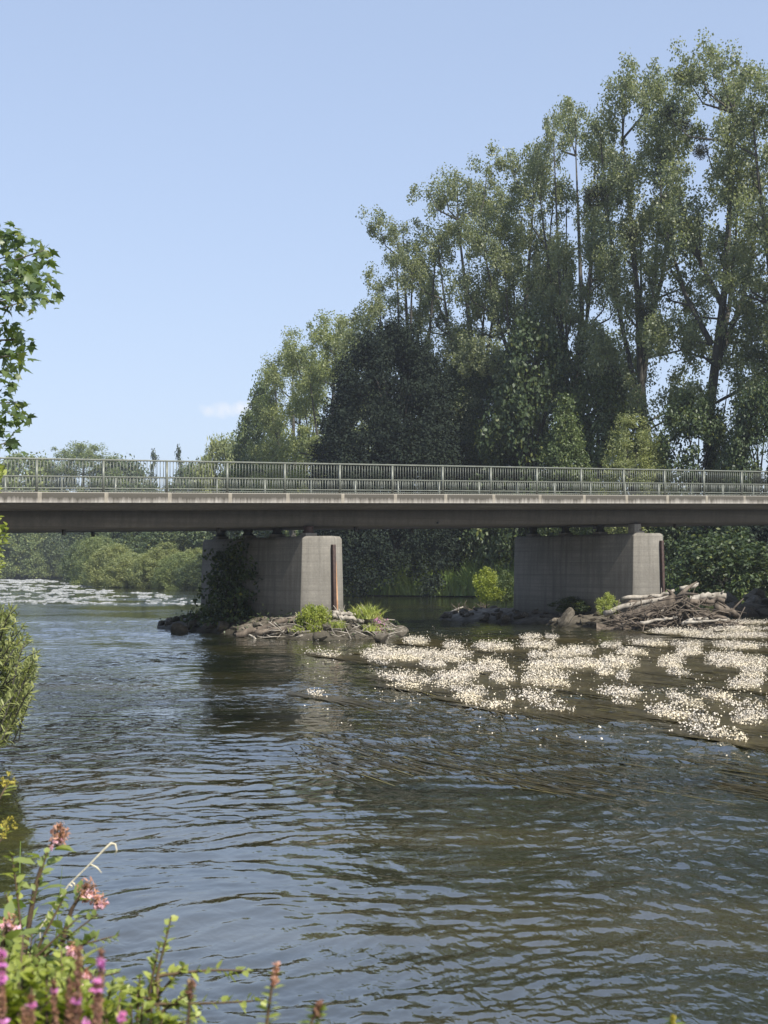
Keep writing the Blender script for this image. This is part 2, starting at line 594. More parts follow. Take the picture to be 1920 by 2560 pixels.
def make_water():
    # one disc of water round the bank, finer near the viewer; the low waves are modelled
    r = [1.0]
    while r[-1] < 400:
        r.append(r[-1] * (1.012 if r[-1] < 4 else (1.0027 if r[-1] < 62 else 1.012)))
    r = np.array(r)
    th = [R(90)]
    a = 0.0
    half = []
    while a < 180:
        a += .12 if a < 17 else (.6 if a < 30 else 4)
        half.append(min(a, 180))
    half = np.array(half)
    th = np.concatenate([-half[::-1][1:], [0], half[:-1], [180]])
    th = R(90) - np.radians(th)
    Rg, Tg = np.meshgrid(r, th, indexing='ij')
    X = Rg * np.cos(Tg); Y = Rg * np.sin(Tg)
    g = np.random.default_rng(21)
    wx = X + .5 * perlin(X * .5, Y * .5); wy = Y + .5 * perlin(X * .5 + 40, Y * .5 + 9)
    amp = .30 + 1.0 * np.clip(.5 + 1.1 * perlin(X * .11 + 3, Y * .11 + 8) + .5 * perlin(X * .4 + 1, Y * .3), 0, 1.2)
    # slack water in the lee of the near left bank
    amp *= 1 - .72 * np.exp(-((X + .9 + .12 * (Y - 9)) / 2.0) ** 2 - ((Y - 9) / 4.2) ** 2)
    Z = np.zeros_like(X)
    spacing = Rg * .0029
    fa = math.atan2(-FLOW[1], -FLOW[0])
    NW = 120
    for k in range(NW):
        lam = .075 * (1.7 / .075) ** (k / (NW - 1.0))
        dr = fa + g.normal() * (1.0 if lam < .5 else .7)
        q = 2 * math.pi / lam
        A = .0050 * lam * (1.0 if lam < .45 else (.45 / lam) ** 1.0)
        fade = np.clip((lam / spacing - 2.4) / 2.4, 0, 1)
        if k % 5 == 0: loc = np.clip(.5 + 1.7 * perlin(X / (lam * 6 + .6) + 17 * k, Y / (lam * 6 + .6) - 5 * k), 0, 1.9)
        ph = q * (wx * math.cos(dr) + wy * math.sin(dr)) + g.uniform(0, 6.28)
        Z += A * fade * loc * (np.sin(ph) - .28 * np.cos(2 * ph))
    Z *= amp
    V = np.stack([X, Y, Z], -1)
    nr, nt_ = X.shape
    mb = MB(); mb.v.append(V.reshape(-1, 3))
    i = np.arange(nr - 1)[:, None] * nt_; j = np.arange(nt_)[None, :]; j1 = (j + 1) % nt_
    mb.f.append(np.stack([i + j, i + nt_ + j, i + nt_ + j1, i + j1], -1).reshape(-1, 4)); mb.n = nr * nt_
    c = mb.n
    mb.v.append(np.array([[0, 0, 0.]])); mb.n += 1
    mb.f.append(np.stack([np.full(nt_, c), j[0], j1[0]], -1))
    o = mb.build('river_water', M['water'], smooth=True)
    ca = o.data.attributes.new('chop', 'FLOAT', 'POINT')
    ca.data.foreach_set('value', np.concatenate([np.clip(amp * 1.1 - .15, .08, 1).ravel(), [1.0]]).astype(np.float32))
    tag(o, kind='structure')


make_water()

# ------------------------------------------------------------------ bridge
S0, S1 = -16.0, 58.0
W = 9.0
br = thing('road_bridge', 'grey concrete girder bridge with a stained pale edge, crossing the river', 'bridge', B(0, 0, 0))


def prism(mb, sec, s0, s1, n=1):
    """extrude a closed section [(d,z)...] along the bridge"""
    V = []
    for s in np.linspace(s0, s1, n + 1):
        V += [B(s, d, z) for d, z in sec]
    m = len(sec)
    Fs = []
    for i in range(n):
        for j in range(m):
            Fs.append([i * m + j, i * m + (j + 1) % m, (i + 1) * m + (j + 1) % m, (i + 1) * m + j])
    Fs.append(list(range(m))[::-1]); Fs.append([n * m + j for j in range(m)])
    mb.add(V, Fs)


def bridge_part(name, sec, mat, bevel=0):
    # built in the bridge's own frame so its X runs along the bridge
    V = []
    m = len(sec)
    n = 24
    for s in np.linspace(S0, S1, n + 1):
        V += [(s, d, z + SL * s) for d, z in sec]
    Fs = []
    for i in range(n):
        for j in range(m):
            Fs.append([i * m + j, (i + 1) * m + j, (i + 1) * m + (j + 1) % m, i * m + (j + 1) % m])
    Fs.append(list(range(m))); Fs.append([n * m + j for j in range(m)][::-1])
    mb = MB(); mb.add(V, Fs)
    me = mb.mesh(name)
    return link(name, me, mat, br, False, bevel)


br.rotation_euler = (0, 0, TH)
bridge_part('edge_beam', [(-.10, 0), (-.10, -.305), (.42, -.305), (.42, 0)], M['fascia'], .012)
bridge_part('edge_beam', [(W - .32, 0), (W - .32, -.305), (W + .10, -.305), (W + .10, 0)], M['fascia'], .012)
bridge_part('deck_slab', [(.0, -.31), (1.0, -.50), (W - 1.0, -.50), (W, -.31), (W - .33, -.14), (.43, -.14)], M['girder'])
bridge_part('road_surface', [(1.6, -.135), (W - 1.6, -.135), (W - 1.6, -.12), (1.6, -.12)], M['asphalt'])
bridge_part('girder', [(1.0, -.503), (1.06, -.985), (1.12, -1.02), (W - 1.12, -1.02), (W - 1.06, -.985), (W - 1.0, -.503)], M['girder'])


def bpart(name, mb, mat, smooth=False, bevel=0):
    return link(name, mb.mesh(name), mat, br, smooth, bevel)


for s, d in ((-2.35, 6.4), (1.7, 2.4), (4.35, 6.8), (6.8, 2.2), (12.0, 2.3), (17.2, 6.7), (22.5, 2.2), (26.6, 2.2), (32.5, 6.5)):
    mb = MB(); mb.tube([(s, d, -1.0 + SL * s), (s, d, -1.19 + SL * s)], .065, 8)
    bpart('drain_pipe', mb, M['rubber'])
mb = MB(); mb.tube([(14.5, .98, -.93 + SL * 14.5), (14.5, 1.1, -.93 + SL * 14.5)], .035, 8)
bpart('drain_hole', mb, M['rubber'])

PIERS = [(-5.0, 3.05, .9, 8.3), (9.14, 3.2, .9, 8.3), (23.27, 3.47, .9, 8.15), (37.75, 3.75, .9, 7.7)]
TP = 1.475


def make_pier(sA, top, d0, d1, label, name='bridge_pier', steel=True, ped_h=None, wedge=True):
    base = B(sA + TP / 2, d0, 0)
    root = thing(name, label, 'bridge pier', (base[0], base[1], 0), TH)
    # plan, counter-clockwise from nose: local x along bridge (0 = pier middle), y across
    L = d1 - d0
    t = TP / 2

    def ring(z, b):
        nose = .69 + b * 1.0
        return [(0, -nose, z), (t + b, 0, z), (t + b, L, z), (0, L + .69 + b, z), (-t - b, L, z), (-t - b, 0, z)]
    zs = [(-1.3, .12), (.3, .085), (top - .09, .004), (top, -.07)]
    V = []
    for z, b in zs: V += ring(z, b)
    Fs = []
    for i in range(len(zs) - 1):
        for j in range(6):
            Fs.append([i * 6 + j, i * 6 + (j + 1) % 6, (i + 1) * 6 + (j + 1) % 6, (i + 1) * 6 + j])
    Fs.append([18 + j for j in range(6)]); Fs.append([5 - j for j in range(6)])
    mb = MB(); mb.add(V, Fs)
    link('pier_shaft', mb.mesh('pier_shaft'), M['concrete'], root, False, .02)
    # steel ice guard on the nose and the rust wash beside it
    if steel:
        mb = MB()
        w = .055
        V = []
        for z, y in ((.2, -.69 - .175), (top - .28, -.69 - .09)):
            V += [(-w, y + .17, z), (w, y + .17, z), (w, y, z), (-w, y, z)]
        mb.add(V, [[0, 1, 5, 4], [1, 2, 6, 5], [2, 3, 7, 6], [3, 0, 4, 7], [4, 5, 6, 7], [3, 2, 1, 0]])
        link('nose_guard', mb.mesh('nose_guard'), M['steel'], root, False, .006)
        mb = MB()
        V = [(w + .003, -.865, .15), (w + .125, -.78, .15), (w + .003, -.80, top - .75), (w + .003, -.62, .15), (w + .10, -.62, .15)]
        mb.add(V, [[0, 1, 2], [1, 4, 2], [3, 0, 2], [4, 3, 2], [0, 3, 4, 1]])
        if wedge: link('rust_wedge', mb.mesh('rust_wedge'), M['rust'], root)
    # bearing plinths and bearings up to the soffit
    sof = BZ - 1.02 + SL * (sA + TP / 2)
    gap = sof - top
    n = 4
    for i in range(n):
        y = .18 + i * (L - 1.0) / (n - 1)
        mb = MB()
        hp = min(.10, gap * .4)
        mb.box(lambda a, b, c: (a, b, c), -.62, -.20, y - .2, y + .2, top - .005, top + hp)
        link('bearing_plinth', mb.mesh('bearing_plinth'), M['concrete'], root, False, .008)
        mb = MB()
        zz = [top + hp, top + hp + gap * .12, top + hp + gap * .3, sof - gap * .1, sof + .004]
        mb.tube([(-.41, y, z) for z in zz], [.19, .19, .14, .18, .18], 12)
        link('bearing', mb.mesh('bearing'), M['rubber'] if i else M['steel'], root)
    if ped_h:   # tall plinth under the outer web
        mb = MB(); mb.box(lambda a, b, c: (a, b, c), -.68, -.36, .0, .36, top + .002, sof - .02)
        link('bearing_plinth', mb.mesh('bearing_plinth'), M['concrete'], root, False, .008)
    return root


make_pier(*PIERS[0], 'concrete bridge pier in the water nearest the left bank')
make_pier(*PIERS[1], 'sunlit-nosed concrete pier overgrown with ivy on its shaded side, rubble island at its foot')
make_pier(*PIERS[2], 'bare concrete pier with driftwood stacked against its nose', ped_h=True, wedge=False)
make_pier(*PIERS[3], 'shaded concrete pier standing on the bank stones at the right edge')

# abutments
for s0, s1, nm in ((S0 - 3, S0, 'left'), (S1, S1 + 4, 'right')):
    mb = MB(); prism(mb, [(-.1, -.002), (-.1, -5.5), (W + .1, -5.5), (W + .1, -.002)], s0, s1)
    p = B((s0 + s1) / 2, W / 2, 0)
    root = thing('bridge_abutment', 'plain concrete abutment carrying the %s end of the bridge' % nm, 'abutment', (p[0], p[1], 0))
    mb.build('abutment_wall', M['concrete'], root)

# railings (each its own thing)


def make_railing(d, label, face):
    root = thing('bridge_railing', label, 'railing', B(0, d, 0), TH, 'railings of the bridge')

    def bar(name, dd0, dd1, z0, z1, bev=.006):
        mb = MB()
        mb.box(lambda a, b, c: (a, b, c + SL * a), S0, S1, dd0, dd1, z0, z1, 8)
        return link(name, mb.mesh(name), M['rail'], root, False, bev)
    bar('handrail', -.04, .04, .925, .972, .012)
    bar('middle_rail', -.018, .018, .445, .472)
    bar('lower_rail', -.018, .018, .105, .135)
    k0, k1 = int(S0 / 2), int(S1 / 2)
    # one bay of balusters (slats of one panel)
    mb = MB()
    for j in range(1, 19):
        a = j * 2 / 19.0
        for z0, z1 in ((.135, .445), (.472, .925)):
            mb.box(lambda x, b, c: (x, b, c + SL * x), a - .008, a + .008, -.008, .008, z0, z1)
    pm = mb.mesh('baluster_panel'); pm.materials.append(M['rail'])
    mb = MB(); mb.box(lambda x, b, c: (x, b, c), -.033, .033, -.03, .03, -.0, .924)
    po = mb.mesh('post'); po.materials.append(M['rail'])
    for k in range(k0, k1 + 1):
        o = link('post', po, None, root); o.location = (2 * k, 0, SL * 2 * k)
        if k < k1:
            o = link('baluster_panel', pm, None, root); o.location = (2 * k, 0, SL * 2 * k)


make_railing(.0, 'green-grey steel railing along the near edge of the bridge', 0)
make_railing(W - .1, 'green-grey steel railing along the far edge of the bridge, seen through the near one', 1)

# ------------------------------------------------------------------ trees


def unit(v):
    return v / (np.linalg.norm(v, axis=-1, keepdims=True) + 1e-9)


def leaf_quads(C, ln, wd, up=.4, out=None, outw=.0, g=RNG, droop=0.0):
    """diamond leaves at C; normals lean up and outward"""
    n = len(C)
    N = g.normal(size=(n, 3)); N = unit(N)
    N[:, 2] += up
    if out is not None: N += out * outw
    N = unit(N)
    U = unit(np.cross(N, unit(g.normal(size=(n, 3)))))
    if droop:
        U[:, 2] -= droop; U = unit(U)
        N = unit(np.cross(U, np.cross(N, U)))
    V = np.cross(N, U)
    l = (ln * g.uniform(.7, 1.3, n) / 2)[:, None]; w = (wd * g.uniform(.7, 1.3, n) / 2)[:, None]
    return np.stack([C - U * l, C + V * w - U * l * .1, C + U * l, C - V * w - U * l * .1], 1)


def rot_about(d, ang, g):
    a = unit(np.cross(d, g.normal(size=3)))
    return unit(d * math.cos(ang) + a * math.sin(ang))


class Tree:
    def __init__(self, name, seed, bark, leaf):
        self.name, self.g, self.bark, self.leaf = name, np.random.default_rng(seed), M[bark], M[leaf]
        self.wood, self.crown = MB(), MB()
        self.clumps = []

    def grow(self, p, d, L, r, lev, spec):
        g = self.g
        n = max(4, int(L / spec['step'][lev]))
        st = L / n
        pts, rad = [p], [r]
        for i in range(n):
            d = unit(d + np.array([0, 0, 1]) * spec['trop'][lev] * st / L * 3 + g.normal(size=3) * spec['jit'][lev])
            p = p + d * st
            pts.append(p); rad.append(r * (1 - .72 * (i + 1) / n))
        if r > .012:
            self.wood.tube(pts, rad, 8 if lev == 0 else (6 if lev == 1 else 4), cap=False)
        pts = np.array(pts)
        if lev >= spec['leaflev']:
            for i in range(1, n + 1):
                if i / n > .3: self.clumps.append(pts[i])
        else:
            self.clumps.append(pts[-1])
        if lev < len(spec['kids']):
            nk = spec['kids'][lev]
            t0 = spec['t0'][lev]
            for k in range(nk):
                t = t0 + (1 - t0) * (k + g.uniform(.1, .9)) / nk
                i = min(n - 1, int(t * n))
                q = pts[i] + (pts[i + 1] - pts[i]) * (t * n - i)
                dd = unit(pts[i + 1] - pts[i])
                cd = rot_about(dd, R(spec['ang'][lev]) * g.uniform(.7, 1.3), g)
                if cd[2] < -.2: cd[2] *= -.5
                self.grow(q, unit(cd), L * spec['ratio'][lev] * (1 - spec['taper'][lev] * (t - t0)) * g.uniform(.75, 1.2), r * .5 * (1 - .5 * t), lev + 1, spec)

    def foliage(self, per, rad, size, aspect=.62, zst=1.0, up=.4, keep=1.0, droop=0.0):
        g = self.g
        C = np.array(self.clumps)
        if keep < 1: C = C[g.uniform(size=len(C)) < keep]
        k = len(C)
        off = unit(g.normal(size=(k, per, 3))) * (g.uniform(0, 1, (k, per, 1)) ** .6)
        sc_ = rad * g.uniform(.6, 1.35, (k, 1, 1))
        off = off * sc_
        P = C[:, None, :] + off * np.array([1, 1, zst])
        o = unit(off).reshape(-1, 3)
        self.crown.quads(leaf_quads(P.reshape(-1, 3), size, size * aspect, up, o, .7, g, droop))

    def dome(self, prof, zs, rx, n, base_r, hollow=.45, lump=.25, trunk_top=.6, wood=True):
        """crown clumps spread through a lumpy solid of revolution; prof(t) radius factor over height"""
        g = self.g
        k = 0
        lumps = unit(g.normal(size=(14, 3)))
        z0, z1 = zs
        while k < n:
            t = g.uniform(); th = g.uniform(0, 2 * np.pi)
            u = unit(np.array([math.cos(th), math.sin(th), (t - .5) * 2]))
            b = 1 + lump * (np.max(lumps @ u) - .75) * 2.2
            rr = prof(t) * rx * b * (hollow + (1 - hollow) * g.uniform() ** .55)
            if g.uniform() > (prof(t) + .15): continue
            self.clumps.append(np.array([rr * math.cos(th), rr * math.sin(th), z0 + (z1 - z0) * t * (1 + .06 * (b - 1))]))
            k += 1
        if wood:
            top = np.array([g.normal() * .2, g.normal() * .2, z0 + (z1 - z0) * trunk_top])
            self.wood.tube(np.array([[0, 0, -.4], [0, 0, z0 * .6 + .1], top * .6 + np.array([0, 0, .1]), top]), [base_r * 1.25, base_r, base_r * .6, base_r * .2], 8)
            for i in range(min(26, n)):
                c = self.clumps[g.integers(len(self.clumps))]
                s = np.array([0, 0, max(.3, c[2] * .55)])
                m = (s + c) / 2 + np.array([0, 0, .1 * (z1 - z0) * .5])
                self.wood.tube(np.array([s, m, c]), [base_r * .35, base_r * .2, base_r * .06], 5, cap=False)

    def finish(self):
        cm = self.crown.mesh('crown'); cm.materials.append(self.leaf)
        wm_ = self.wood.mesh('trunk'); wm_.materials.append(self.bark)
        wm_.polygons.foreach_set('use_smooth', np.ones(len(wm_.polygons), bool))
        co = np.zeros(len(cm.vertices) * 3, np.float32); cm.vertices.foreach_get('co', co); co = co.reshape(-1, 3)
        lo, hi = np.percentile(co, .3, axis=0), np.percentile(co, 99.7, axis=0)
        self.h = hi[2]; self.w = max(hi[0] - lo[0], hi[1] - lo[1]); self.cx = (hi[0] + lo[0]) / 2
        self.parts = (('trunk', wm_), ('crown', cm))
        return self

    def place(self, name, label, cat, x, y, h, w, rz=0.0, group=None, zg=None, leaf=None):
        z = float(ground_z(x, y)) if zg is None else zg
        root = thing(name, label, cat, (x, y, max(z, 0) - .1), rz, group)
        s = w / self.w
        root.scale = (s, s, h / self.h)
        for nm, me in self.parts:
            if len(me.vertices):
                o = link(nm, me, None, root)
                if leaf and nm == 'crown':
                    o.material_slots[0].link = 'OBJECT'; o.material_slots[0].material = M[leaf]
        return root


def poplar(seed, leaf='poplar', H_=32, rx=5.2, bare=.22, n_sub=40, per=96, clumps=14):
    """trunk forking into ascending limbs, each ending in an upright plume of leaf sprays"""
    t = Tree('poplar', seed, 'bark', leaf)
    g = t.g
    fork = H_ * bare
    trunk = [np.array([0, 0, -.4]), np.array([.1, 0, fork * .5]), np.array([g.normal() * .3, g.normal() * .3, fork]),
             np.array([g.normal() * .7, g.normal() * .7, H_ * .55]), np.array([g.normal() * .8, g.normal() * .8, H_ * .86])]
    t.wood.tube(np.array(trunk), [.55, .45, .38, .24, .06], 8)
    tk = np.array(trunk)
    subs = [np.array([trunk[-1][0], trunk[-1][1], H_ * .93])]
    leaders = []
    nl = 5
    for i in range(nl):
        a = 6.28 * (i + g.uniform(0, .6)) / nl
        r = rx * g.uniform(.42, .72)
        e = np.array([math.cos(a) * r, math.sin(a) * r, H_ * g.uniform(.66, .9)])
        s0 = np.array([np.interp(fork * g.uniform(.95, 1.9), tk[:, 2], tk[:, k]) for k in range(3)])
        m1 = s0 * .62 + e * .38 + np.array([math.cos(a), math.sin(a), 0]) * rx * .10
        m2 = s0 * .28 + e * .72 + np.array([math.cos(a), math.sin(a), 0]) * rx * .06
        t.wood.tube(np.array([s0, m1, m2, e]), [.22, .16, .10, .03], 6, cap=False)
        leaders.append(np.array([s0, m1, m2, e])); subs.append(e)
    tries = 0
    while len(subs) < n_sub and tries < 4000:
        tries += 1
        u = g.uniform(.30, .97); a = g.uniform(0, 6.28)
        env = rx * (math.sin(math.pi * min(1, (u - .12) / .95)) ** .6)
        r = env * (g.uniform(.25, 1) ** .5)
        c = np.array([math.cos(a) * r, math.sin(a) * r, H_ * u])
        if min(np.linalg.norm((c - q) * np.array([1, 1, .6])) for q in subs) < 1.95: continue
        subs.append(c)
    for c in subs:
        # a limb from the nearest lower point of a leader
        best, bd = None, 1e9
        for Ld in leaders + [tk[1:]]:
            for w in np.linspace(0, len(Ld) - 1, 9):
                q = np.array([np.interp(w, np.arange(len(Ld)), Ld[:, k]) for k in range(3)])
                if q[2] < c[2] - .8:
                    d = np.linalg.norm(q - c) + abs((c[2] - q[2]) - 2.5) * .4
                    if d < bd: best, bd = q, d
        if best is not None and bd > .3:
            m = best * .45 + c * .55 + np.array([(c[0] - best[0]) * .12, (c[1] - best[1]) * .12, -.12 * (c[2] - best[2])])
            t.wood.tube(np.array([best, m, c + np.array([0, 0, .4])]), [.085, .055, .015], 5, cap=False)
        k = int(clumps * g.uniform(.75, 1.3))
        o = unit(g.normal(size=(k, 3))) * (g.uniform(0, 1, (k, 1)) ** .45) * np.array([1.55, 1.55, 1.75])
        for q in o:
            t.clumps.append(c + q)
    t.foliage(per, .66, .185, .74, 1.2, .15)
    return t.finish()


def dome_tree(seed, leaf, n, per, size, rx, z0, z1, prof=None, bark='bark_dark', rad=.9, base=.3, hollow=.5, lump=.3, aspect=.62, up=.4, zst=1.0, droop=0.0):
    t = Tree('tree', seed, bark, leaf)
    prof = prof or (lambda u: max(.15, math.sqrt(max(0, 1 - (2 * u - .95) ** 2))))
    t.dome(prof, (z0, z1), rx, n, base, hollow, lump)
    t.foliage(per, rad, size, aspect, zst, up, droop=droop)
    return t.finish()


egg = lambda u: max(.12, math.sin(math.pi * min(1, (u * .86 + .14)) ** .8))
cone = lambda u: max(.06, (1 - u) ** .8)
full = lambda u: max(.25, (1 - u ** 3) ** .5)

POP = [poplar(101), poplar(202, bare=.30, n_sub=40), poplar(303, bare=.26)]
POPP = poplar(404, 'poplar_pale', 24, 5.0, n_sub=36, per=115)
DARK = dome_tree(5, 'dark', 900, 170, .24, 6.3, .8, 20, full, rad=1.05, base=.4, hollow=.55)
MID = [dome_tree(6, 'mid', 300, 90, .30, 4.6, 1.2, 15, egg, rad=.95), dome_tree(7, 'deep', 300, 95, .30, 4.6, 1.0, 14, full, rad=.95)]
FARD = [dome_tree(8, 'far', 280, 85, .42, 5.0, .6, 14, full, rad=1.2), dome_tree(9, 'far_dark', 280, 85, .42, 5.0, .6, 14, egg, rad=1.2)]
WIL = [dome_tree(12, 'willow', 260, 90, .26, 3.0, .1, 5.2, full, rad=.62, base=.12, aspect=.32, up=.3), dome_tree(13, 'willow', 260, 90, .22, 2.6, .1, 5.6, egg, rad=.55, base=.12, aspect=.32)]
CONI = dome_tree(14, 'conifer', 75, 50, .30, 1.7, 1.2, 15, cone, rad=.55, base=.16, up=-.2)
ROUNDW = dome_tree(17, 'willow', 330, 110, .17, 2.5, 2.6, 12, lambda u: max(.3, math.sin(math.pi * min(1, u * .8 + .2)) ** .55), rad=.55, base=.16, aspect=.4, hollow=.4, lump=.45)
YOUNG = dome_tree(18, 'mid', 260, 90, .19, 1.9, 1.6, 11.5, egg, rad=.55, base=.14, hollow=.35, lump=.6)
SHR = [dome_tree(15, 'mid', 130, 80, .15, 1.5, .1, 2.9, full, rad=.42, base=.06), dome_tree(16, 'deep', 150, 90, .17, 1.9, .1, 3.4, full, rad=.5, base=.06)]


def put(proto, name, label, cat, px, Y, top, wpx, rz=None, group=None, leaf=None, zg=None):
    x = xat(px, Y)
    z = float(ground_z(x, Y)) if zg is None else zg
    h = H + (HOR - top) / F * Y - max(z, 0) + .1
    return proto.place(name, label, cat, x, Y, h, wpx / F * Y, rnd.uniform(0, 6.28) if rz is None else rz, group, zg, leaf)


G1 = 'tall poplars along the right bank'
put(POP[0], 'poplar_tree', 'poplar furthest left in the tall row, leaning out over the dark dome tree', 'tree', 1020, 128, 535, 335, 0.4, G1)
put(POP[1], 'poplar_tree', 'second poplar from the left in the tall row', 'tree', 1165, 126, 430, 330, 2.0, G1)
put(POP[2], 'poplar_tree', 'third poplar from the left, just above the middle of the row', 'tree', 1295, 120, 350, 340, 4.0, G1)
put(POP[0], 'poplar_tree', 'tall poplar with twin pointed tops right of the gap in the skyline', 'tree', 1440, 116, 228, 310, 5.0, G1)
put(POP[2], 'poplar_tree', 'tall poplar carrying the largest mistletoe balls', 'tree', 1610, 110, 165, 370, 1.1, G1)
put(POP[1], 'poplar_tree', 'tallest poplar with forked bare trunk and bright sky showing between its limbs', 'tree', 1795, 104, 122, 420, 3.3, G1)
put(POP[0], 'poplar_tree', 'poplar cut by the right edge, taller than the deck behind it', 'tree', 1985, 98, 105, 430, 2.6, G1)
put(POP[2], 'poplar_tree', 'poplar standing beyond the right edge of the view', 'tree', 2230, 92, 110, 420, .3, G1)
put(POPP, 'poplar_tree', 'paler lower poplar left of the dark dome tree', 'tree', 835, 152, 785, 300, 1.0, 'pale poplars left of the dark tree')
put(POPP, 'poplar_tree', 'paler poplar at the left end of the wood, with ragged open top', 'tree', 735, 166, 838, 240, 3.6, 'pale poplars left of the dark tree')
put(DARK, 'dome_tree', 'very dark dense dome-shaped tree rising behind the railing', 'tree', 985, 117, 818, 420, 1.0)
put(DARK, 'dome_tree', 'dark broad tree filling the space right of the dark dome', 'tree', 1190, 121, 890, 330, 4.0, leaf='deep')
put(MID[0], 'round_tree', 'round grey-green tree at the left end of the wood above the railing', 'tree', 655, 178, 955, 190, .5, leaf='mid')
put(MID[1], 'broadleaf_tree', 'dim broadleaf tree under the third poplar', 'tree', 1330, 114, 790, 330, 2.5)
put(MID[0], 'broadleaf_tree', 'brownish-lit broadleaf tree under the twin-topped poplar', 'tree', 1500, 112, 860, 300, 1.7)
put(MID[1], 'broadleaf_tree', 'dark broadleaf tree at the right, under the forked poplar', 'tree', 1745, 98, 985, 270, .2)
put(MID[1], 'broadleaf_tree', 'dark broadleaf tree cut by the right edge behind the railing', 'tree', 1900, 93, 960, 250, 3.0)
put(MID[0], 'broadleaf_tree', 'broadleaf tree out of view to the right of the deck', 'tree', 2120, 88, 900, 330, 3.9)
put(YOUNG, 'young_tree', 'slender bluish-green young tree behind the railing, left of the round willow', 'tree', 1415, 103, 995, 160, 1.0)
put(ROUNDW, 'round_willow', 'rounded olive willow standing out against darker trees behind the railing', 'tree', 1582, 98, 1040, 205, 2.0)

# the bank understorey seen below the deck
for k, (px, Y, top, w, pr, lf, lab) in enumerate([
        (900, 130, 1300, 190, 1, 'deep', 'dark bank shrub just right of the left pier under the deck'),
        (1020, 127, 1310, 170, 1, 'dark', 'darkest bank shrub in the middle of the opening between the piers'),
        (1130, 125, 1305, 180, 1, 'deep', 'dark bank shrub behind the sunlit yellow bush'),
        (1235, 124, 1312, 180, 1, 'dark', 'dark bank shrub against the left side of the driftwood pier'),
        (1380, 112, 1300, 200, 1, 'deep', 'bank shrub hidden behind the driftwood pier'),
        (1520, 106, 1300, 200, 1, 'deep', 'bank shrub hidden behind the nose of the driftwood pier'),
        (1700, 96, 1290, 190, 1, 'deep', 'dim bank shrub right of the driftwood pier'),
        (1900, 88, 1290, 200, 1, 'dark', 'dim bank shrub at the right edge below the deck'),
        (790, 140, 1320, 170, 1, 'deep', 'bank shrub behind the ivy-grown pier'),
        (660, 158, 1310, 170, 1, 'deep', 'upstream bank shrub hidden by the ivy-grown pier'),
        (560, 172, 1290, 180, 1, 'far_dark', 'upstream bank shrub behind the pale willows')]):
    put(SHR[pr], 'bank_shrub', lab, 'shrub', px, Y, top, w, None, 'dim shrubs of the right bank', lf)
put(SHR[0], 'bank_shrub', 'light-topped shrub at the water edge just right of the left pier', 'shrub', 905, 118.5, 1400, 110, .4, None, 'fresh')
put(SHR[0], 'sunlit_shrub', 'shrub with sunlit leaf sprays on the right bank below the deck', 'shrub', 1815, 80, 1322, 270, .9, None, 'deep')

# upstream, left of the pier
for (pr, nm, px, Y, top, w, lf, lab) in [
        (WIL[0], 'willow_shrub', 335, 168, 1385, 150, None, 'pale willow shrub low over the river, leftmost of the bright clump under the deck'),
        (WIL[1], 'willow_shrub', 415, 166, 1358, 160, None, 'largest pale willow shrub in the bright clump under the deck'),
        (WIL[0], 'willow_shrub', 487, 163, 1372, 120, None, 'pale willow shrub right against the ivy-grown pier'),
        (WIL[1], 'willow_shrub', 275, 205, 1380, 120, 'far', 'grey-green willow at the river bend behind the bright clump'),
        (FARD[1], 'bank_tree', 440, 185, 1285, 200, None, 'dark tree towering over the pale willow clump'),
        (FARD[1], 'bank_tree', 330, 215, 1270, 190, None, 'dark tree at the inside of the river bend'),
        (FARD[0], 'bank_tree', 240, 262, 1250, 150, 'far_dark', 'dim tree at the far river bend'),
        (FARD[1], 'bank_tree', 150, 314, 1255, 120, None, 'dark green tree at the end of the river reach'),
        (FARD[0], 'bank_tree', 60, 313, 1262, 140, None, 'light green tree at the end of the river reach, far left'),
        (FARD[0], 'bank_tree', -60, 313, 1240, 150, None, 'light green tree just outside the left edge, far upstream'),
        (SHR[0], 'bank_shrub', 25, 311, 1395, 70, 'far', 'small pale shrub at the waterline, far left'),
        (SHR[0], 'bank_shrub', 170, 311, 1398, 60, 'far', 'small pale shrub at the waterline below the dark far tree'),
        (SHR[0], 'bank_shrub', 85, 311, 1372, 80, 'far', 'rounded pale shrub at the waterline between its smaller neighbours'),
        ]:
    put(pr, nm, lab, 'tree' if 'tree' in nm else 'shrub', px, Y, top, w, None, None, lf)
for k, (x_, y_, h_, w_, lf, lab) in enumerate([
        (-21.8, 159, 3.8, 6, 'far', 'grey-green fringe bush half hidden by the ivy-grown pier'),
        (-18.6, 151, 3.6, 6, 'far_dark', 'fringe bush wholly behind the ivy-grown pier'),
        (-28.6, 167.2, 3.4, 6, None, 'pale willow fringe at the waterline below the bright clump'),
        (-25.2, 163.4, 4.4, 6, None, 'pale fringe willow nearest the ivy-grown pier'),
        (-31.6, 173, 4.9, 7, None, 'taller pale fringe willow in the middle of the bright clump'),
        (-34.2, 181, 4.2, 6, 'far', 'rounded fringe bush where the bank turns upstream'),
        (-36.6, 190, 6.2, 7, 'far', 'tall grey-green fringe bush beyond the bank turn'),
        (-39.6, 203, 7.5, 9, 'far_dark', 'dark high fringe bush farther up the inner bank'),
        (-44.5, 228, 7.0, 9, 'far', 'fringe bush far up the inner bank'),
        (-51, 260, 9.0, 11, 'far_dark', 'last dark fringe bush before the far reach'),
        (-57, 290, 7.0, 10, 'far', 'pale fringe bush at the far corner of the bank')]):
    WIL[k % 2].place('willow_shrub', lab, 'shrub', x_, y_, h_, w_, k * 1.3, None, .1, lf)
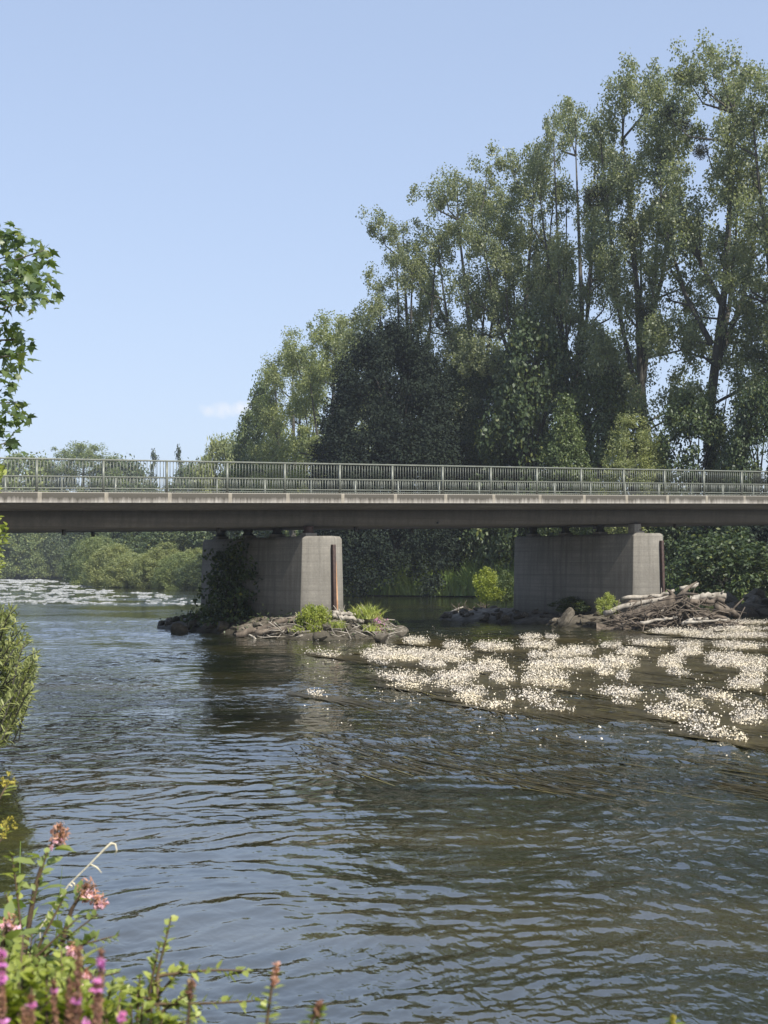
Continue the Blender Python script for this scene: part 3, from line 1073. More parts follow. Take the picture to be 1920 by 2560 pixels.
for (pr, px, Y, top, w, lf, lab) in [
        (POPP, 205, 340, 1108, 270, 'far', 'ragged light tree standing highest above the railing at the left'),
        (FARD[0], 300, 345, 1150, 190, 'far_dark', 'grey-green tree right of the ragged light tree, seen through the railing'),
        (FARD[0], 60, 335, 1140, 240, None, 'broad far tree above the railing at the left edge'),
        (FARD[1], -70, 335, 1130, 200, None, 'far tree outside the left edge'),
        (CONI, 384, 330, 1128, 46, None, 'thin conifer spire, left one of the pair over the railing'),
        (CONI, 444, 330, 1118, 44, None, 'thin conifer spire, right one of the pair over the railing'),
        (FARD[0], 345, 328, 1215, 220, 'far_dark', 'low far tree beneath the conifer spires'),
        (FARD[1], 470, 300, 1165, 200, None, 'dark far tree behind the right conifer spire'),
        (WIL[0], 565, 215, 1096, 220, 'willow', 'pale feathery willow rising over the railing left of the wood'),
        (WIL[1], 655, 200, 1120, 150, 'far', 'second feathery willow joining the wood'),
        (FARD[1], 560, 225, 1190, 230, None, 'dark tree below the feathery willow, seen through the railing'),
        (FARD[1], 690, 190, 1150, 200, None, 'dark tree at the left foot of the wood, seen through the railing')]:
    put(pr, 'conifer' if pr is CONI else 'far_tree', lab, 'tree', px, Y, top, w, None, None, lf)

# mistletoe in the poplars
mt = MB()
g = np.random.default_rng(5)
C = unit(g.normal(size=(900, 3))) * (g.uniform(0, 1, (900, 1)) ** .45)
mt.quads(leaf_quads(C, .22, .09, 0, unit(C), 0, g))
for _ in range(40):
    d = unit(g.normal(size=3)); mt.tube([(0, 0, 0), d * .5, d * .95], [.03, .018, .006], 4)
mme = mt.mesh('mistletoe'); mme.materials.append(M['mistletoe'])
for k, (px, py, Y, r, lab) in enumerate([
        (1682, 285, 104, .85, 'largest mistletoe ball, high in the right-hand poplars'), (1712, 312, 104, .55, 'mistletoe ball touching the largest one at its lower right'),
        (1752, 378, 101, .6, 'mistletoe ball on a bare limb below the two touching ones'), (1485, 488, 108, .9, 'wide mistletoe ball midway up the twin-topped poplar'),
        (1580, 585, 106, .5, 'small mistletoe ball in the middle of the poplar row'), (1605, 780, 104, .7, 'lowest mistletoe ball, over the round willow')]):
    o = link('mistletoe_ball', mme, None)
    o.location = at(px, py, Y); o.scale = (r, r, r); o.rotation_euler = (k, k * 2, 0)
    tag(o, lab, 'mistletoe', 'mistletoe balls in the poplars')

# tall herbs and reeds on the right bank
mb = MB()
g = np.random.default_rng(31)
n = 12000
px = g.uniform(845, 1330, n); t = g.uniform(0, 1, n)
Yb = np.interp(px, [845, 960, 1080, 1200, 1330], [121, 116, 114.5, 113, 110])
Y = Yb + t * 3.4 - 1.6
X = (px - 960) / F * Y
hgt = (1.5 + 1.4 * t + .5 * perlin(px * .03, t * 3)) * g.uniform(.7, 1.15, n)
lean = g.normal(size=(n, 2)) * .28
wv = g.uniform(.03, .085, n)
base = np.stack([X, Y, np.full(n, .1)], 1)
a = g.uniform(0, 6.28, n)
wdv = np.stack([np.cos(a) * wv, np.sin(a) * wv, 0 * a], 1)
mid = base + np.stack([lean[:, 0] * .4 * hgt, lean[:, 1] * .4 * hgt, hgt * .6], 1)
tip = base + np.stack([lean[:, 0] * 1.1 * hgt, lean[:, 1] * 1.1 * hgt, hgt], 1)
mb.quads(np.stack([base - wdv, base + wdv, mid + wdv, mid - wdv], 1))
mb.quads(np.stack([mid - wdv, mid + wdv, tip + wdv * .1, tip - wdv * .1], 1))
P = mid + g.normal(size=(n, 3)) * .25
mb.quads(leaf_quads(P, .30, .12, .3, g=g))
tag(mb.build('reeds', M['reed']), 'tall dark green reeds and herbs lining the right bank between the piers', 'reeds', None, 'stuff')

# grass and herbs over the rest of the banks, wherever land is near the water
mb = MB()
n = 26000
pts = []
seg = list(zip(RIVER, np.roll(RIVER, -1, 0)))
for (p0, p1) in seg:
    L = np.hypot(*(p1 - p0))
    if min(p0[1], p1[1]) < -15: continue
    k = int(min(L, 90) * 26)
    tt = g.uniform(0, 1, k)[:, None]
    nrm = np.array([(p1 - p0)[1], -(p1 - p0)[0]]) / L
    pts.append(p0 + (p1 - p0) * tt + nrm * (g.uniform(.1, 3.5, (k, 1)) ** 1.0) * 1.0)
    pts.append(p0 + (p1 - p0) * tt - nrm * (g.uniform(.1, 3.5, (k, 1))))
P2 = np.concatenate(pts)
ins, dd = inside_dist(P2[:, 0], P2[:, 1], RIVER)
ok = (~ins) & (np.hypot(P2[:, 0], P2[:, 1]) > 7) & (np.hypot(P2[:, 0], P2[:, 1]) < 135)
P2 = P2[ok]
z = ground_z(P2[:, 0], P2[:, 1])
n = len(P2)
sc_ = np.clip(np.hypot(P2[:, 0], P2[:, 1]) / 60, .6, 2.5)
hh = g.uniform(.35, 1.1, n) * np.clip(sc_, .7, 1.6)
a = g.uniform(0, 6.28, n)
wdv = np.stack([np.cos(a), np.sin(a), 0 * a], 1) * (.02 * sc_)[:, None]
base = np.stack([P2[:, 0], P2[:, 1], z - .05], 1)
tip = base + np.stack([g.normal(size=n) * .25 * hh, g.normal(size=n) * .25 * hh, hh], 1)
mb.quads(np.stack([base - wdv, base + wdv, tip + wdv * .2, tip - wdv * .2], 1))
mb.quads(leaf_quads(base + (tip - base) * g.uniform(.3, 1, (n, 1)) + g.normal(size=(n, 3)) * .1, .14, .08, .4, g=g))
tag(mb.build('bank_grass', M['reed']), 'green grass and herbs fringing the river banks', 'grass', None, 'stuff')

# ------------------------------------------------------------------ rubble islands, boulders, driftwood


def island(px_list, label):
    pass


def capsule_mound(sA, d0, d1, rad, top, name, seed):
    c0 = np.array(B(sA + TP / 2, d0, 0))[:2]; c1 = np.array(B(sA + TP / 2, d1, 0))[:2]
    ax = c1 - c0; L = np.hypot(*ax); ax /= L
    nx_ = np.array([ax[1], -ax[0]])
    us = np.linspace(-rad * 1.15, L + rad * 1.15, 44); ws = np.linspace(-rad * 1.15, rad * 1.15, 26)
    Ug, Wg = np.meshgrid(us, ws, indexing='ij')
    P = c0 + Ug[..., None] * ax + Wg[..., None] * nx_
    dist = np.hypot(np.where(Ug < 0, Ug, np.where(Ug > L, Ug - L, 0)), Wg)
    wob = .35 * perlin(P[..., 0] * .7 + seed, P[..., 1] * .7)
    q = np.clip(1 - (dist / (rad + wob)) ** 2, -1, 1)
    Z = top * q + .12 * perlin(P[..., 0] * 2, P[..., 1] * 2 + seed) - .03
    Z = np.where(q < 0, -.4 + q * .4, Z)
    V = np.concatenate([P, Z[..., None]], -1).reshape(-1, 3)
    n1 = len(ws)
    i = (np.arange(len(us) - 1)[:, None] * n1 + np.arange(n1 - 1)[None, :]).ravel()
    mb = MB(); mb.v.append(V); mb.f.append(np.stack([i, i + 1, i + n1 + 1, i + n1], -1)); mb.n = len(V)
    tag(mb.build(name, M['rock'], smooth=True), kind='structure')

    def zf(x, y):
        p = np.array([x, y]) - c0
        u, w = p @ ax, p @ nx_
        d = math.hypot(u if u < 0 else (u - L if u > L else 0), w)
        return top * max(-.5, 1 - (d / rad) ** 2)
    return c0, c1, ax, nx_, L, zf


def rock_mesh(seed):
    import bmesh
    bm = bmesh.new()
    bmesh.ops.create_icosphere(bm, subdivisions=3, radius=1)
    g = np.random.default_rng(seed)
    planes = unit(g.normal(size=(11, 3)))
    offs = g.uniform(.42, .85, 11)
    for v in bm.verts:
        p = np.array(v.co)
        for n_, o_ in zip(planes, offs):
            e = p @ n_ - o_
            if e > 0: p = p - n_ * e * .92
        p = p * (1 + .05 * math.sin(7 * p[0] + seed) * math.sin(6 * p[1]))
        v.co = p
    me = bpy.data.meshes.new('boulder'); bm.to_mesh(me); bm.free()
    me.materials.append(M['rock'])
    return me


ROCKS = [rock_mesh(k) for k in range(6)]


def boulder(x, y, z, r, label, group, sq=.62):
    o = link('boulder', rnd.choice(ROCKS), None)
    o.location = (x, y, z); o.rotation_euler = (rnd.uniform(-.3, .3), rnd.uniform(-.3, .3), rnd.uniform(0, 6.28))
    o.scale = (r * rnd.uniform(.85, 1.35), r * rnd.uniform(.7, 1.0), r * sq * rnd.uniform(.7, 1.2))
    tag(o, label, 'boulder', group)
    return o


def heap(mound, rad, n, label, group, rr=(.08, .27)):
    c0, c1, ax, nx_, L, zf = mound
    k = 0
    while k < n:
        u = rnd.uniform(-rad, L + rad); w = rnd.uniform(-rad, rad)
        d = math.hypot(u if u < 0 else (u - L if u > L else 0), w)
        if d > rad * 1.02 or d < 1.0: continue
        if w > .9 and u > 1.5 and rnd.random() < .8: continue
        p = c0 + ax * u + nx_ * w
        r = rnd.uniform(*rr) * (1.15 if d > rad * .75 else .85)
        boulder(p[0], p[1], max(.02, zf(p[0], p[1])) + r * .12, r, label, group)
        k += 1


m1 = capsule_mound(PIERS[1][0], .3, 8.2, 2.45, .60, 'rubble_island', 3)
heap(m1, 2.25, 135, 'brown-grey boulder in the rubble island round the ivy-grown pier', 'boulders round the ivy-grown pier')
m2 = capsule_mound(PIERS[2][0], .2, 10.0, 2.7, .50, 'rubble_island', 8)
heap(m2, 2.55, 120, 'dark boulder in the rubble round the driftwood pier', 'boulders round the driftwood pier', (.09, .27))
# named larger stones of the left island
for px, py, r, lab in ((800, 1590, .34, 'pale flat boulder at the waterline under the island bush'), (900, 1583, .42, 'broad brown boulder at the right waterline of the left island'),
                       (868, 1560, .40, 'fractured boulder below the grass tuft'), (660, 1578, .36, 'grey boulder beside the sloping log on the left island'),
                       (615, 1575, .4, 'dark rounded boulder left of the sloping log'), (450, 1572, .36, 'black wet boulder at the left tip of the island'), (955, 1592, .26, 'small pale boulder at the right tip of the left island')):
    p = wat(px, py + 12)
    boulder(p.x, p.y, .12, r, lab, None)
# stones of the right bank below the right-edge pier
for k in range(46):
    px = rnd.uniform(1815, 2050); Y = rnd.uniform(67, 74)
    boulder(xat(px, Y), Y, rnd.uniform(.05, .9) * (Y - 66) / 8, rnd.uniform(.35, .75), 'dark bank stone below the pier at the right edge', 'revetment stones at the right edge')
p = at(1418, 1548, 54.6)
o = boulder(p.x, p.y, .35, .5, 'slanting slab-like boulder left of the sunlit shrub at the driftwood pier', None, 1.1)
o.scale = (.24, .26, .46); o.rotation_euler = (.2, .65, .3)


def log_(name, pts, r0, r1, label, mat='driftwood', group=None, cat='log', twist=0, ns=8, knots=True):
    """a log through pixel/depth stations (px,py,Y) with gentle wander"""
    P = np.array([tuple(at(*q)) for q in pts])
    n = 12
    t = np.linspace(0, len(P) - 1, n)
    Q = np.stack([np.interp(t, np.arange(len(P)), P[:, i]) for i in range(3)], 1)
    Q += np.array([[rnd.gauss(0, 1) for _ in range(3)] for _ in range(n)]) * r0 * .28
    rad = np.linspace(r0, r1, n) * np.array([rnd.uniform(.85, 1.15) for _ in range(n)])
    root = thing(name, label, cat, tuple(Q[0]), 0, group)
    mb = MB(); mb.tube(Q, rad, ns)
    mb.build('log_stem', M[mat], root, True)
    if knots:
        mb = MB()
        for _ in range(3):
            i = rnd.randrange(2, n - 2)
            d = unit(np.array([rnd.gauss(0, 1), rnd.gauss(0, 1), abs(rnd.gauss(0, 1))]))
            L = rnd.uniform(1.5, 4) * r0
            mb.tube([Q[i], Q[i] + d * L * .6, Q[i] + d * L], [r1 * .5, r1 * .35, r1 * .15], 5)
        mb.build('branch_stub', M[mat], root, True)
    return root


GI = 'logs lying on the left island'
log_('driftwood_log', [(590, 1590, 46.2), (680, 1562, 46.4), (745, 1547, 46.6)], .10, .075, 'long curved log sloping down the left island to the water', 'driftwood_brown', GI)
log_('driftwood_log', [(640, 1584, 45.9), (700, 1573, 45.9), (760, 1570, 45.8)], .08, .06, 'lower log lying flat on stones left of the island bush', 'driftwood_brown', GI)
log_('driftwood_log', [(742, 1545, 46.3), (768, 1533, 46.5)], .07, .06, 'short pale log behind the island bush', 'driftwood', GI)
log_('driftwood_log', [(835, 1532, 46.3), (880, 1536, 46.3), (925, 1543, 46.2)], .075, .06, 'upper pale log lying right of the island bush', 'driftwood', GI)
log_('driftwood_log', [(832, 1540, 46.0), (870, 1546, 46.0), (912, 1555, 46.0)], .085, .06, 'lower pale log lying right of the island bush', 'driftwood', GI)
log_('driftwood_log', [(640, 1600, 45.2), (632, 1592, 45.3), (622, 1586, 45.4)], .04, .02, 'short yellowish stick standing out of the water before the left island', 'driftwood', None, 'stick', knots=False)

# root stump and the drift pile at the right pier
st = at(1688, 1512, 52.8)
root = thing('tree_stump', 'uprooted stump with ragged root plate on top of the drift pile', 'stump', tuple(st))
mb = MB()
a_, b_ = np.array(at(1688, 1500, 52.8)), np.array(at(1530, 1545, 53.2))
mb.tube(np.linspace(a_, b_, 9) + np.array([[0, 0, -.10 * math.sin(math.pi * k / 8)] for k in range(9)]), np.linspace(.24, .10, 9), 9)
mb.build('stump_trunk', M['driftwood_brown'], root, True)
for k in range(11):
    d = unit(np.array([rnd.uniform(-.2, 1.0), rnd.uniform(-.9, .6), rnd.uniform(-.8, 1.3)]))
    L = rnd.uniform(.6, 1.35)
    mb = MB()
    q = a_ + d * L * .5 + np.array([0, 0, .05])
    mb.tube([a_, q, a_ + d * L + np.array([rnd.gauss(0, .12), rnd.gauss(0, .12), -.12])], [.12, .07, .02], 6)
    mb.build('root', M['driftwood_brown'], root, True)
GP = 'driftwood heaped against the right pier'
DL = [([(1512, 1530, 53.6), (1600, 1508, 53.4), (1685, 1496, 53.3)], .11, .08, 'driftwood', 'pale smooth log lying uppermost, ending at the stump'),
      ([(1555, 1497, 54.3), (1640, 1490, 54.2), (1685, 1478, 54.2)], .09, .06, 'driftwood', 'grey log sloping up against the pier nose'),
      ([(1700, 1470, 54.0), (1745, 1462, 53.9), (1725, 1464, 53.9)], .08, .05, 'driftwood', 'arched limb standing highest over the drift pile'),
      ([(1725, 1497, 53.0), (1770, 1490, 53.0), (1815, 1487, 53.0)], .13, .11, 'driftwood', 'thick log jutting right from the stump, cut end showing'),
      ([(1720, 1506, 52.6), (1770, 1503, 52.6), (1808, 1500, 52.6)], .11, .08, 'driftwood_brown', 'brown log just below the thick jutting log'),
      ([(1790, 1520, 52.6), (1820, 1530, 52.4), (1848, 1537, 52.4)], .16, .09, 'driftwood_brown', 'dark brown log at the right tip of the drift pile'),
      ([(1600, 1557, 52.0), (1655, 1548, 52.0), (1690, 1541, 52.2)], .06, .04, 'driftwood', 'thin pale pole low at the front of the drift pile'),
      ([(1705, 1558, 51.9), (1740, 1548, 51.9), (1768, 1545, 52)], .07, .05, 'driftwood', 'short pale limb low at the right front of the drift pile'),
      ([(1712, 1556, 51.8), (1765, 1553, 51.8), (1815, 1550, 51.9)], .05, .04, 'driftwood', 'pale stick floating along the front waterline'),
      ([(1535, 1550, 52.8), (1570, 1535, 53.0), (1610, 1520, 53.2)], .07, .05, 'driftwood_brown', 'brown limb crossing under the smooth pale log'),
      ([(1630, 1545, 52.4), (1655, 1525, 52.6), (1672, 1512, 52.7)], .05, .03, 'driftwood', 'thin stick leaning up to the stump from the left'),
      ([(1560, 1515, 54), (1620, 1500, 54), (1665, 1500, 54)], .10, .07, 'driftwood_brown', 'dark log behind the smooth pale log'),
      ([(1725, 1530, 52.3), (1770, 1538, 52.2), (1815, 1545, 52.1)], .08, .06, 'driftwood_brown', 'brown limb sloping down to the right below the stump'),
      ([(1600, 1540, 52.4), (1680, 1535, 52.4), (1740, 1540, 52.3)], .10, .08, 'driftwood_brown', 'dark log lying level in the middle of the drift pile'),
      ([(1540, 1560, 52.4), (1600, 1558, 52.2), (1650, 1560, 52.1)], .06, .05, 'driftwood_brown', 'brown stick along the left front waterline')]
for pts, r0, r1, m, lab in DL:
    log_('driftwood_log', pts, r0, r1, lab, m, GP)
# the tangle of twigs nobody could count
mb = MB()
for k in range(330):
    px = rnd.triangular(1505, 1850, 1680); Y = rnd.uniform(51.9, 54.2)
    top = np.interp(px, [1505, 1600, 1690, 1760, 1850], [1550, 1522, 1492, 1502, 1540])
    py = rnd.uniform(top, 1566)
    c = np.array(at(px, py, Y)); c[2] = max(c[2], .03)
    d = unit(np.array([rnd.gauss(0, 1), rnd.gauss(0, .5), rnd.gauss(0, .35)]))
    L = rnd.uniform(.3, 1.5)
    mb.tube([c - d * L / 2, c + np.array([0, 0, rnd.gauss(0, .05)]), c + d * L / 2], [.022, .018, .006], 4)
tag(mb.build('drift_twigs', M['driftwood_brown'], smooth=True), 'tangle of brown twigs and flood litter in the drift pile', 'twigs', None, 'stuff')
mm = MB()
n = 34
us = np.linspace(1490, 1855, n)
V = []
for px in us:
    top = np.interp(px, [1490, 1600, 1690, 1760, 1855], [1556, 1520, 1500, 1508, 1545])
    for Y, k in ((52.4, 0), (52.9, .55), (53.4, 1.0), (54.4, .6), (55, 0)):
        zt = float(at(px, top, 53.2).z)
        V.append((xat(px, Y), Y, max(-.1, zt * .45 * k + rnd.gauss(0, .05)) if k else -.15))
Fs = [[i * 5 + j, (i + 1) * 5 + j, (i + 1) * 5 + j + 1, i * 5 + j + 1] for i in range(n - 1) for j in range(4)]
mm.add(V, Fs)
tag(mm.build('flood_debris', M['driftwood_brown'], smooth=False), kind='structure')
mb = MB()
for k in range(260):
    px = rnd.uniform(560, 975); Y = rnd.uniform(45.2, 47.2)
    c = np.array(at(px, 1560, Y)); zz = m1[5](c[0], c[1])
    if zz < -.1: continue
    c[2] = max(zz, 0) + rnd.uniform(.03, .22)
    d = unit(np.array([rnd.gauss(0, 1), rnd.gauss(0, .6), rnd.gauss(0, .22)]))
    L = rnd.uniform(.2, .9)
    mb.tube([c - d * L / 2, c + np.array([0, 0, rnd.gauss(0, .04)]), c + d * L / 2], [.016, .013, .005], 4)
tag(mb.build('drift_twigs', M['driftwood'], smooth=True), 'pale flood brushwood caught among the stones of the left island', 'twigs', None, 'stuff')
mb = MB(); g = np.random.default_rng(9)
P_ = []
for k in range(1500):
    u = g.uniform(-2.2, 9); w = g.normal() * 1.5
    q = m1[0] + m1[2] * u + m1[3] * w
    zz = m1[5](q[0], q[1])
    if zz > .02: P_.append((q[0], q[1], zz + abs(g.normal()) * .16))
mb.quads(leaf_quads(np.array(P_), .13, .045, .2, g=g))
tag(mb.build('low_herbs', M['deep'], smooth=False), 'low dark herbs and moss between the stones of the left island', 'herbs', None, 'stuff')
# bare branch lying in the slack water left of the right pier
root = thing('fallen_branch', 'bare forked branch lying in the still water left of the driftwood pier', 'branch', tuple(at(1127, 1530, 71)))
mb = MB()
mb.tube([tuple(at(1125, 1531, 71)), tuple(at(1190, 1529, 71)), tuple(at(1262, 1530, 71))], [.05, .07, .06], 6)
mb.tube([tuple(at(1127, 1530, 71)), tuple(at(1145, 1522, 71)), tuple(at(1158, 1517, 71))], [.05, .05, .03], 6)
mb.build('log_stem', M['driftwood'], root, True)
mb = MB()
for k in range(26):
    a0 = np.array(at(rnd.uniform(1140, 1240), 1527, 71 + rnd.uniform(-.3, .6)))
    d = unit(np.array([rnd.gauss(-.2, .7), rnd.gauss(0, .3), rnd.uniform(.1, 1)])) * rnd.uniform(.3, .75)
    mb.tube([a0, a0 + d * .6, a0 + d + np.array([rnd.gauss(0, .1), 0, -.05])], [.02, .014, .005], 4)
mb.build('twigs', M['driftwood_brown'], root, True)


# ------------------------------------------------------------------ island and pier plants
def tuft(name, label, cat, c, r, h, n, leaf, lw=.012, flat=.5, group=None):
    root = thing(name, label, cat, tuple(c), 0, group)
    g = np.random.default_rng(int(abs(c[0] * 97 + c[1] * 31)))
    b = np.array(c) + np.concatenate([g.normal(size=(n, 2)) * r * .45, np.zeros((n, 1))], 1)
    d = np.concatenate([g.normal(size=(n, 2)) * flat, np.ones((n, 1))], 1)
    hh = (h * g.uniform(.5, 1.1, n))[:, None]
    m = b + unit(d) * hh * .6
    t = m + unit(d + np.concatenate([d[:, :2] * .9, -np.ones((n, 1)) * .4], 1)) * hh * .5
    a = g.uniform(0, 6.28, n)
    w = np.stack([np.cos(a), np.sin(a), 0 * a], 1) * lw
    mb = MB()
    mb.quads(np.stack([b - w, b + w, m + w, m - w], 1)); mb.quads(np.stack([m - w, m + w, t + w * .1, t - w * .1], 1))
    mb.build('blades', M[leaf], root)
    return root


BUSH = dome_tree(41, 'yellow', 120, 46, .085, .55, .03, .62, full, rad=.16, base=.012, hollow=.5, bark='stem_green', lump=.9, aspect=.42)
BUSH2 = dome_tree(42, 'yellow', 95, 46, .13, 1.0, .1, 2.0, egg, rad=.30, base=.03, hollow=.2, lump=1.0, aspect=.5)
p = at(785, 1573, 45.9)
BUSH.place('island_bush', 'bright yellow-green bush on the left island, before the pier nose', 'bush', p.x, p.y, .84, 1.15, .3, None, p.z + .02)
p = at(845, 1570, 45.6)
tuft('grass_tuft', 'short grass growing among the stones just right of the island bush', 'grass tuft', p, .25, .28, 160, 'fresh')
p = at(918, 1547, 46.3)
tuft('grass_tuft', 'tallest tuft of arching grass at the right end of the left island', 'grass tuft', p, .42, .52, 420, 'fresh')
p = at(925, 1578, 45.7)
tuft('grass_tuft', 'small grass tuft low on the stones at the right end of the island', 'grass tuft', p, .25, .25, 160, 'fresh')
p = at(745, 1580, 45.6)
tuft('grass_tuft', 'thin grass below the left side of the island bush', 'grass tuft', p, .22, .22, 110, 'fresh')
# small loosestrife on the island
p = at(950, 1562, 46.0)
root = thing('island_loosestrife', 'small purple-flowered plant at the right end of the left island', 'flower', tuple(p))
mb = MB(); g = np.random.default_rng(2)
mb.quads(leaf_quads(np.array(p) + g.normal(size=(120, 3)) * np.array([.09, .08, .15]), .05, .03, .3, g=g)); mb.build('petals', M['flower_purple'], root)
mb = MB(); mb.quads(leaf_quads(np.array(p) + g.normal(size=(160, 3)) * np.array([.16, .12, .14]) - np.array([0, 0, .06]), .07, .03, .3, g=g)); mb.build('leaves', M['herb'], root)

# climbing ivy on the shaded face of the left pier
iv = B(PIERS[1][0], 4, 0)
root = thing('climbing_ivy', 'dark leafy ivy shrub climbing the shaded face of the left pier', 'ivy', (iv[0], iv[1], .4))
mb, mw = MB(), MB()
g = np.random.default_rng(77)
pts = []
for (px, py, rx_, rz_, n) in [(600, 1380, 14, 20, 12), (583, 1405, 28, 22, 26), (552, 1392, 16, 8, 8), (600, 1440, 22, 30, 34), (585, 1480, 22, 30, 36), (558, 1440, 14, 14, 8),
                              (640, 1432, 6, 10, 12), (612, 1510, 26, 26, 66), (600, 1540, 28, 20, 70), (560, 1530, 18, 18, 20), (610, 1556, 22, 10, 34), (545, 1470, 14, 20, 12), (645, 1480, 8, 10, 7), (612, 1362, 5, 10, 5), (530, 1550, 24, 12, 26)]:
    for _ in range(n):
        x_, y_ = px + g.normal() * rx_ * .6, py + g.normal() * rz_ * .6
        # stand the sprays off the pier's left face (local d from the pixel)
        ds = np.linspace(.9, 8.6, 60)
        s_ = PIERS[1][0] - .12
        pxs = 960 + F * np.array([B(s_, d, 0)[0] / B(s_, d, 0)[1] for d in ds])
        d = float(np.interp(-x_, -pxs, ds))
        low = max(0, (y_ - 1400) / 160)
        q = np.array(B(s_ - abs(g.normal()) * (.12 + .5 * low) - .05, d, 0))
        q[2] = at(x_, y_, q[1]).z
        pts.append(q)
pts = np.array(pts)
C = pts[:, None, :] + g.normal(size=(len(pts), 9, 3)) * .11
mb.quads(leaf_quads(C.reshape(-1, 3), .15, .11, .3, g=g))
mb.build('foliage', M['deep'], root)
for k in range(16):
    b0 = np.array(B(PIERS[1][0] - rnd.uniform(.3, 1.0), rnd.uniform(4, 6.5), 0)); b0[2] = .4
    e = pts[rnd.randrange(len(pts))]
    mw.tube([b0, (b0 + e) / 2 + np.array([0, 0, .2]), e], [.03, .02, .006], 5)
mw.build('stems', M['bark_dark'], root)

p = at(1520, 1530, 53.9)
BUSH2.place('sunlit_shrub', 'pale sunlit shrub growing from the left end of the drift pile', 'shrub', p.x, p.y, .82, 1.0, .5, None, p.z - .02, 'fresh')
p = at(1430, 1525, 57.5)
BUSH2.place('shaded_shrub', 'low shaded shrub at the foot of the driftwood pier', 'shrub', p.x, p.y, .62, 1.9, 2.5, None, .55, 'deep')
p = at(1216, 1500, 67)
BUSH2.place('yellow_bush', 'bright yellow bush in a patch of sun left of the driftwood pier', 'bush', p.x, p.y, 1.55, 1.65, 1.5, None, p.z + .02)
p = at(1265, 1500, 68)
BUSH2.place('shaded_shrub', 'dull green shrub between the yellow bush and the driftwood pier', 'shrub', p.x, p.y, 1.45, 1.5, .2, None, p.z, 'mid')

# ------------------------------------------------------------------ water crowfoot


def z4(x, y):
    return 880 + x / 1.595, 1500 + y / 1.595


f2 = np.array([FLOW[0], FLOW[1]])
fn = np.array([-FLOW[1], FLOW[0]])


def mat_of_flowers(cx, cy, w, h, label, dens=1.0, tilt=0.0, seed=0, bare=False):
    g = np.random.default_rng(900 + seed)
    px, py = z4(cx, cy)
    W2 = w / 1.595 * 1.12; H2 = max(h / 1.595 * 1.1, 4)
    c = wat(px, py + H2 * .12)
    root = thing('water_crowfoot', label, 'water flowers', (c.x, c.y, .0), 0, 'flowering water crowfoot mats')
    # footprint: pixel-sized patch dropped on the water plane, ragged by noise
    area = W2 / F * c.y * (H2 * c.y ** 2 / (H * F))
    n = int(np.clip(area * 330 * dens, 90, 4200))
    P = []
    k = 0
    while len(P) < n and k < 40:
        k += 1
        m = n * 3
        u = g.uniform(-1, 1, m); v = g.uniform(-1, 1, m)
        x = px + u * W2 / 2; y = py + v * H2 / 2 + tilt * u * W2 / 2
        dr = np.stack([(x - 960) / F, np.full(m, cp) - sp * (1280 - y) / F, sp + cp * (1280 - y) / F], 1)
        tt = -H / np.minimum(dr[:, 2], -.004)
        Q = dr * tt[:, None]
        al = Q[:, :2] @ f2; ac = Q[:, :2] @ fn
        ne = perlin(ac * 1.5 + seed, al * .42) + .6 * perlin(ac * 4.2 + seed, al * 1.1)
        ok = 1.5 * (.82 + .8 * ne - u * u - v * v) * np.clip(.65 + ne * 1.1, .15, 1) > g.uniform(0, 1, m) ** .8
        P += list(Q[ok][:, :2])
    P = np.array(P[:n])
    n = len(P)
    z = .03 + np.abs(g.normal(size=n)) * .065
    C = np.concatenate([P, z[:, None]], 1)
    mb = MB()
    mb.quads(leaf_quads(C, .029, .029, .8, g=g))
    mb.quads(leaf_quads(C[: n // 2] + g.normal(size=(n // 2, 3)) * np.array([.03, .03, .006]), .028, .028, .6, g=g))
    mb.build('blossoms', M['flower_white'], root)
    # leafy stems under the flowers and tails combed downstream
    mb = MB()
    k = int(n * .7) + 12
    S = C[g.integers(0, n, k)][:, :2] + g.normal(size=(k, 2)) * .05
    L = g.uniform(.4, 1.0, k) ** 2 * 3.4 + .2
    ang = g.normal(size=k) * .10
    d = f2[None, :] * np.cos(ang)[:, None] + fn[None, :] * np.sin(ang)[:, None]
    nn = np.stack([-d[:, 1], d[:, 0]], 1) * g.uniform(.006, .018, k)[:, None]
    bend = fn[None, :] * (g.normal(size=k) * .12 * L)[:, None]
    p0 = S - d * (L * .25)[:, None]; p1 = S + d * (L * .35)[:, None] + bend * .5; p2 = S + d * (L * .95)[:, None] + bend

    def z3(p, zz): return np.concatenate([p, np.full((len(p), 1), zz)], 1)
    zz = .022
    mb.quads(np.stack([z3(p0 - nn, zz), z3(p0 + nn, zz), z3(p1 + nn, zz + .01), z3(p1 - nn, zz + .01)], 1))
    mb.quads(np.stack([z3(p1 - nn, zz + .01), z3(p1 + nn, zz + .01), z3(p2 + nn * .3, -.012), z3(p2 - nn * .3, -.012)], 1))
    mb.build('trailing_stems', M['weed'], root)
    return root


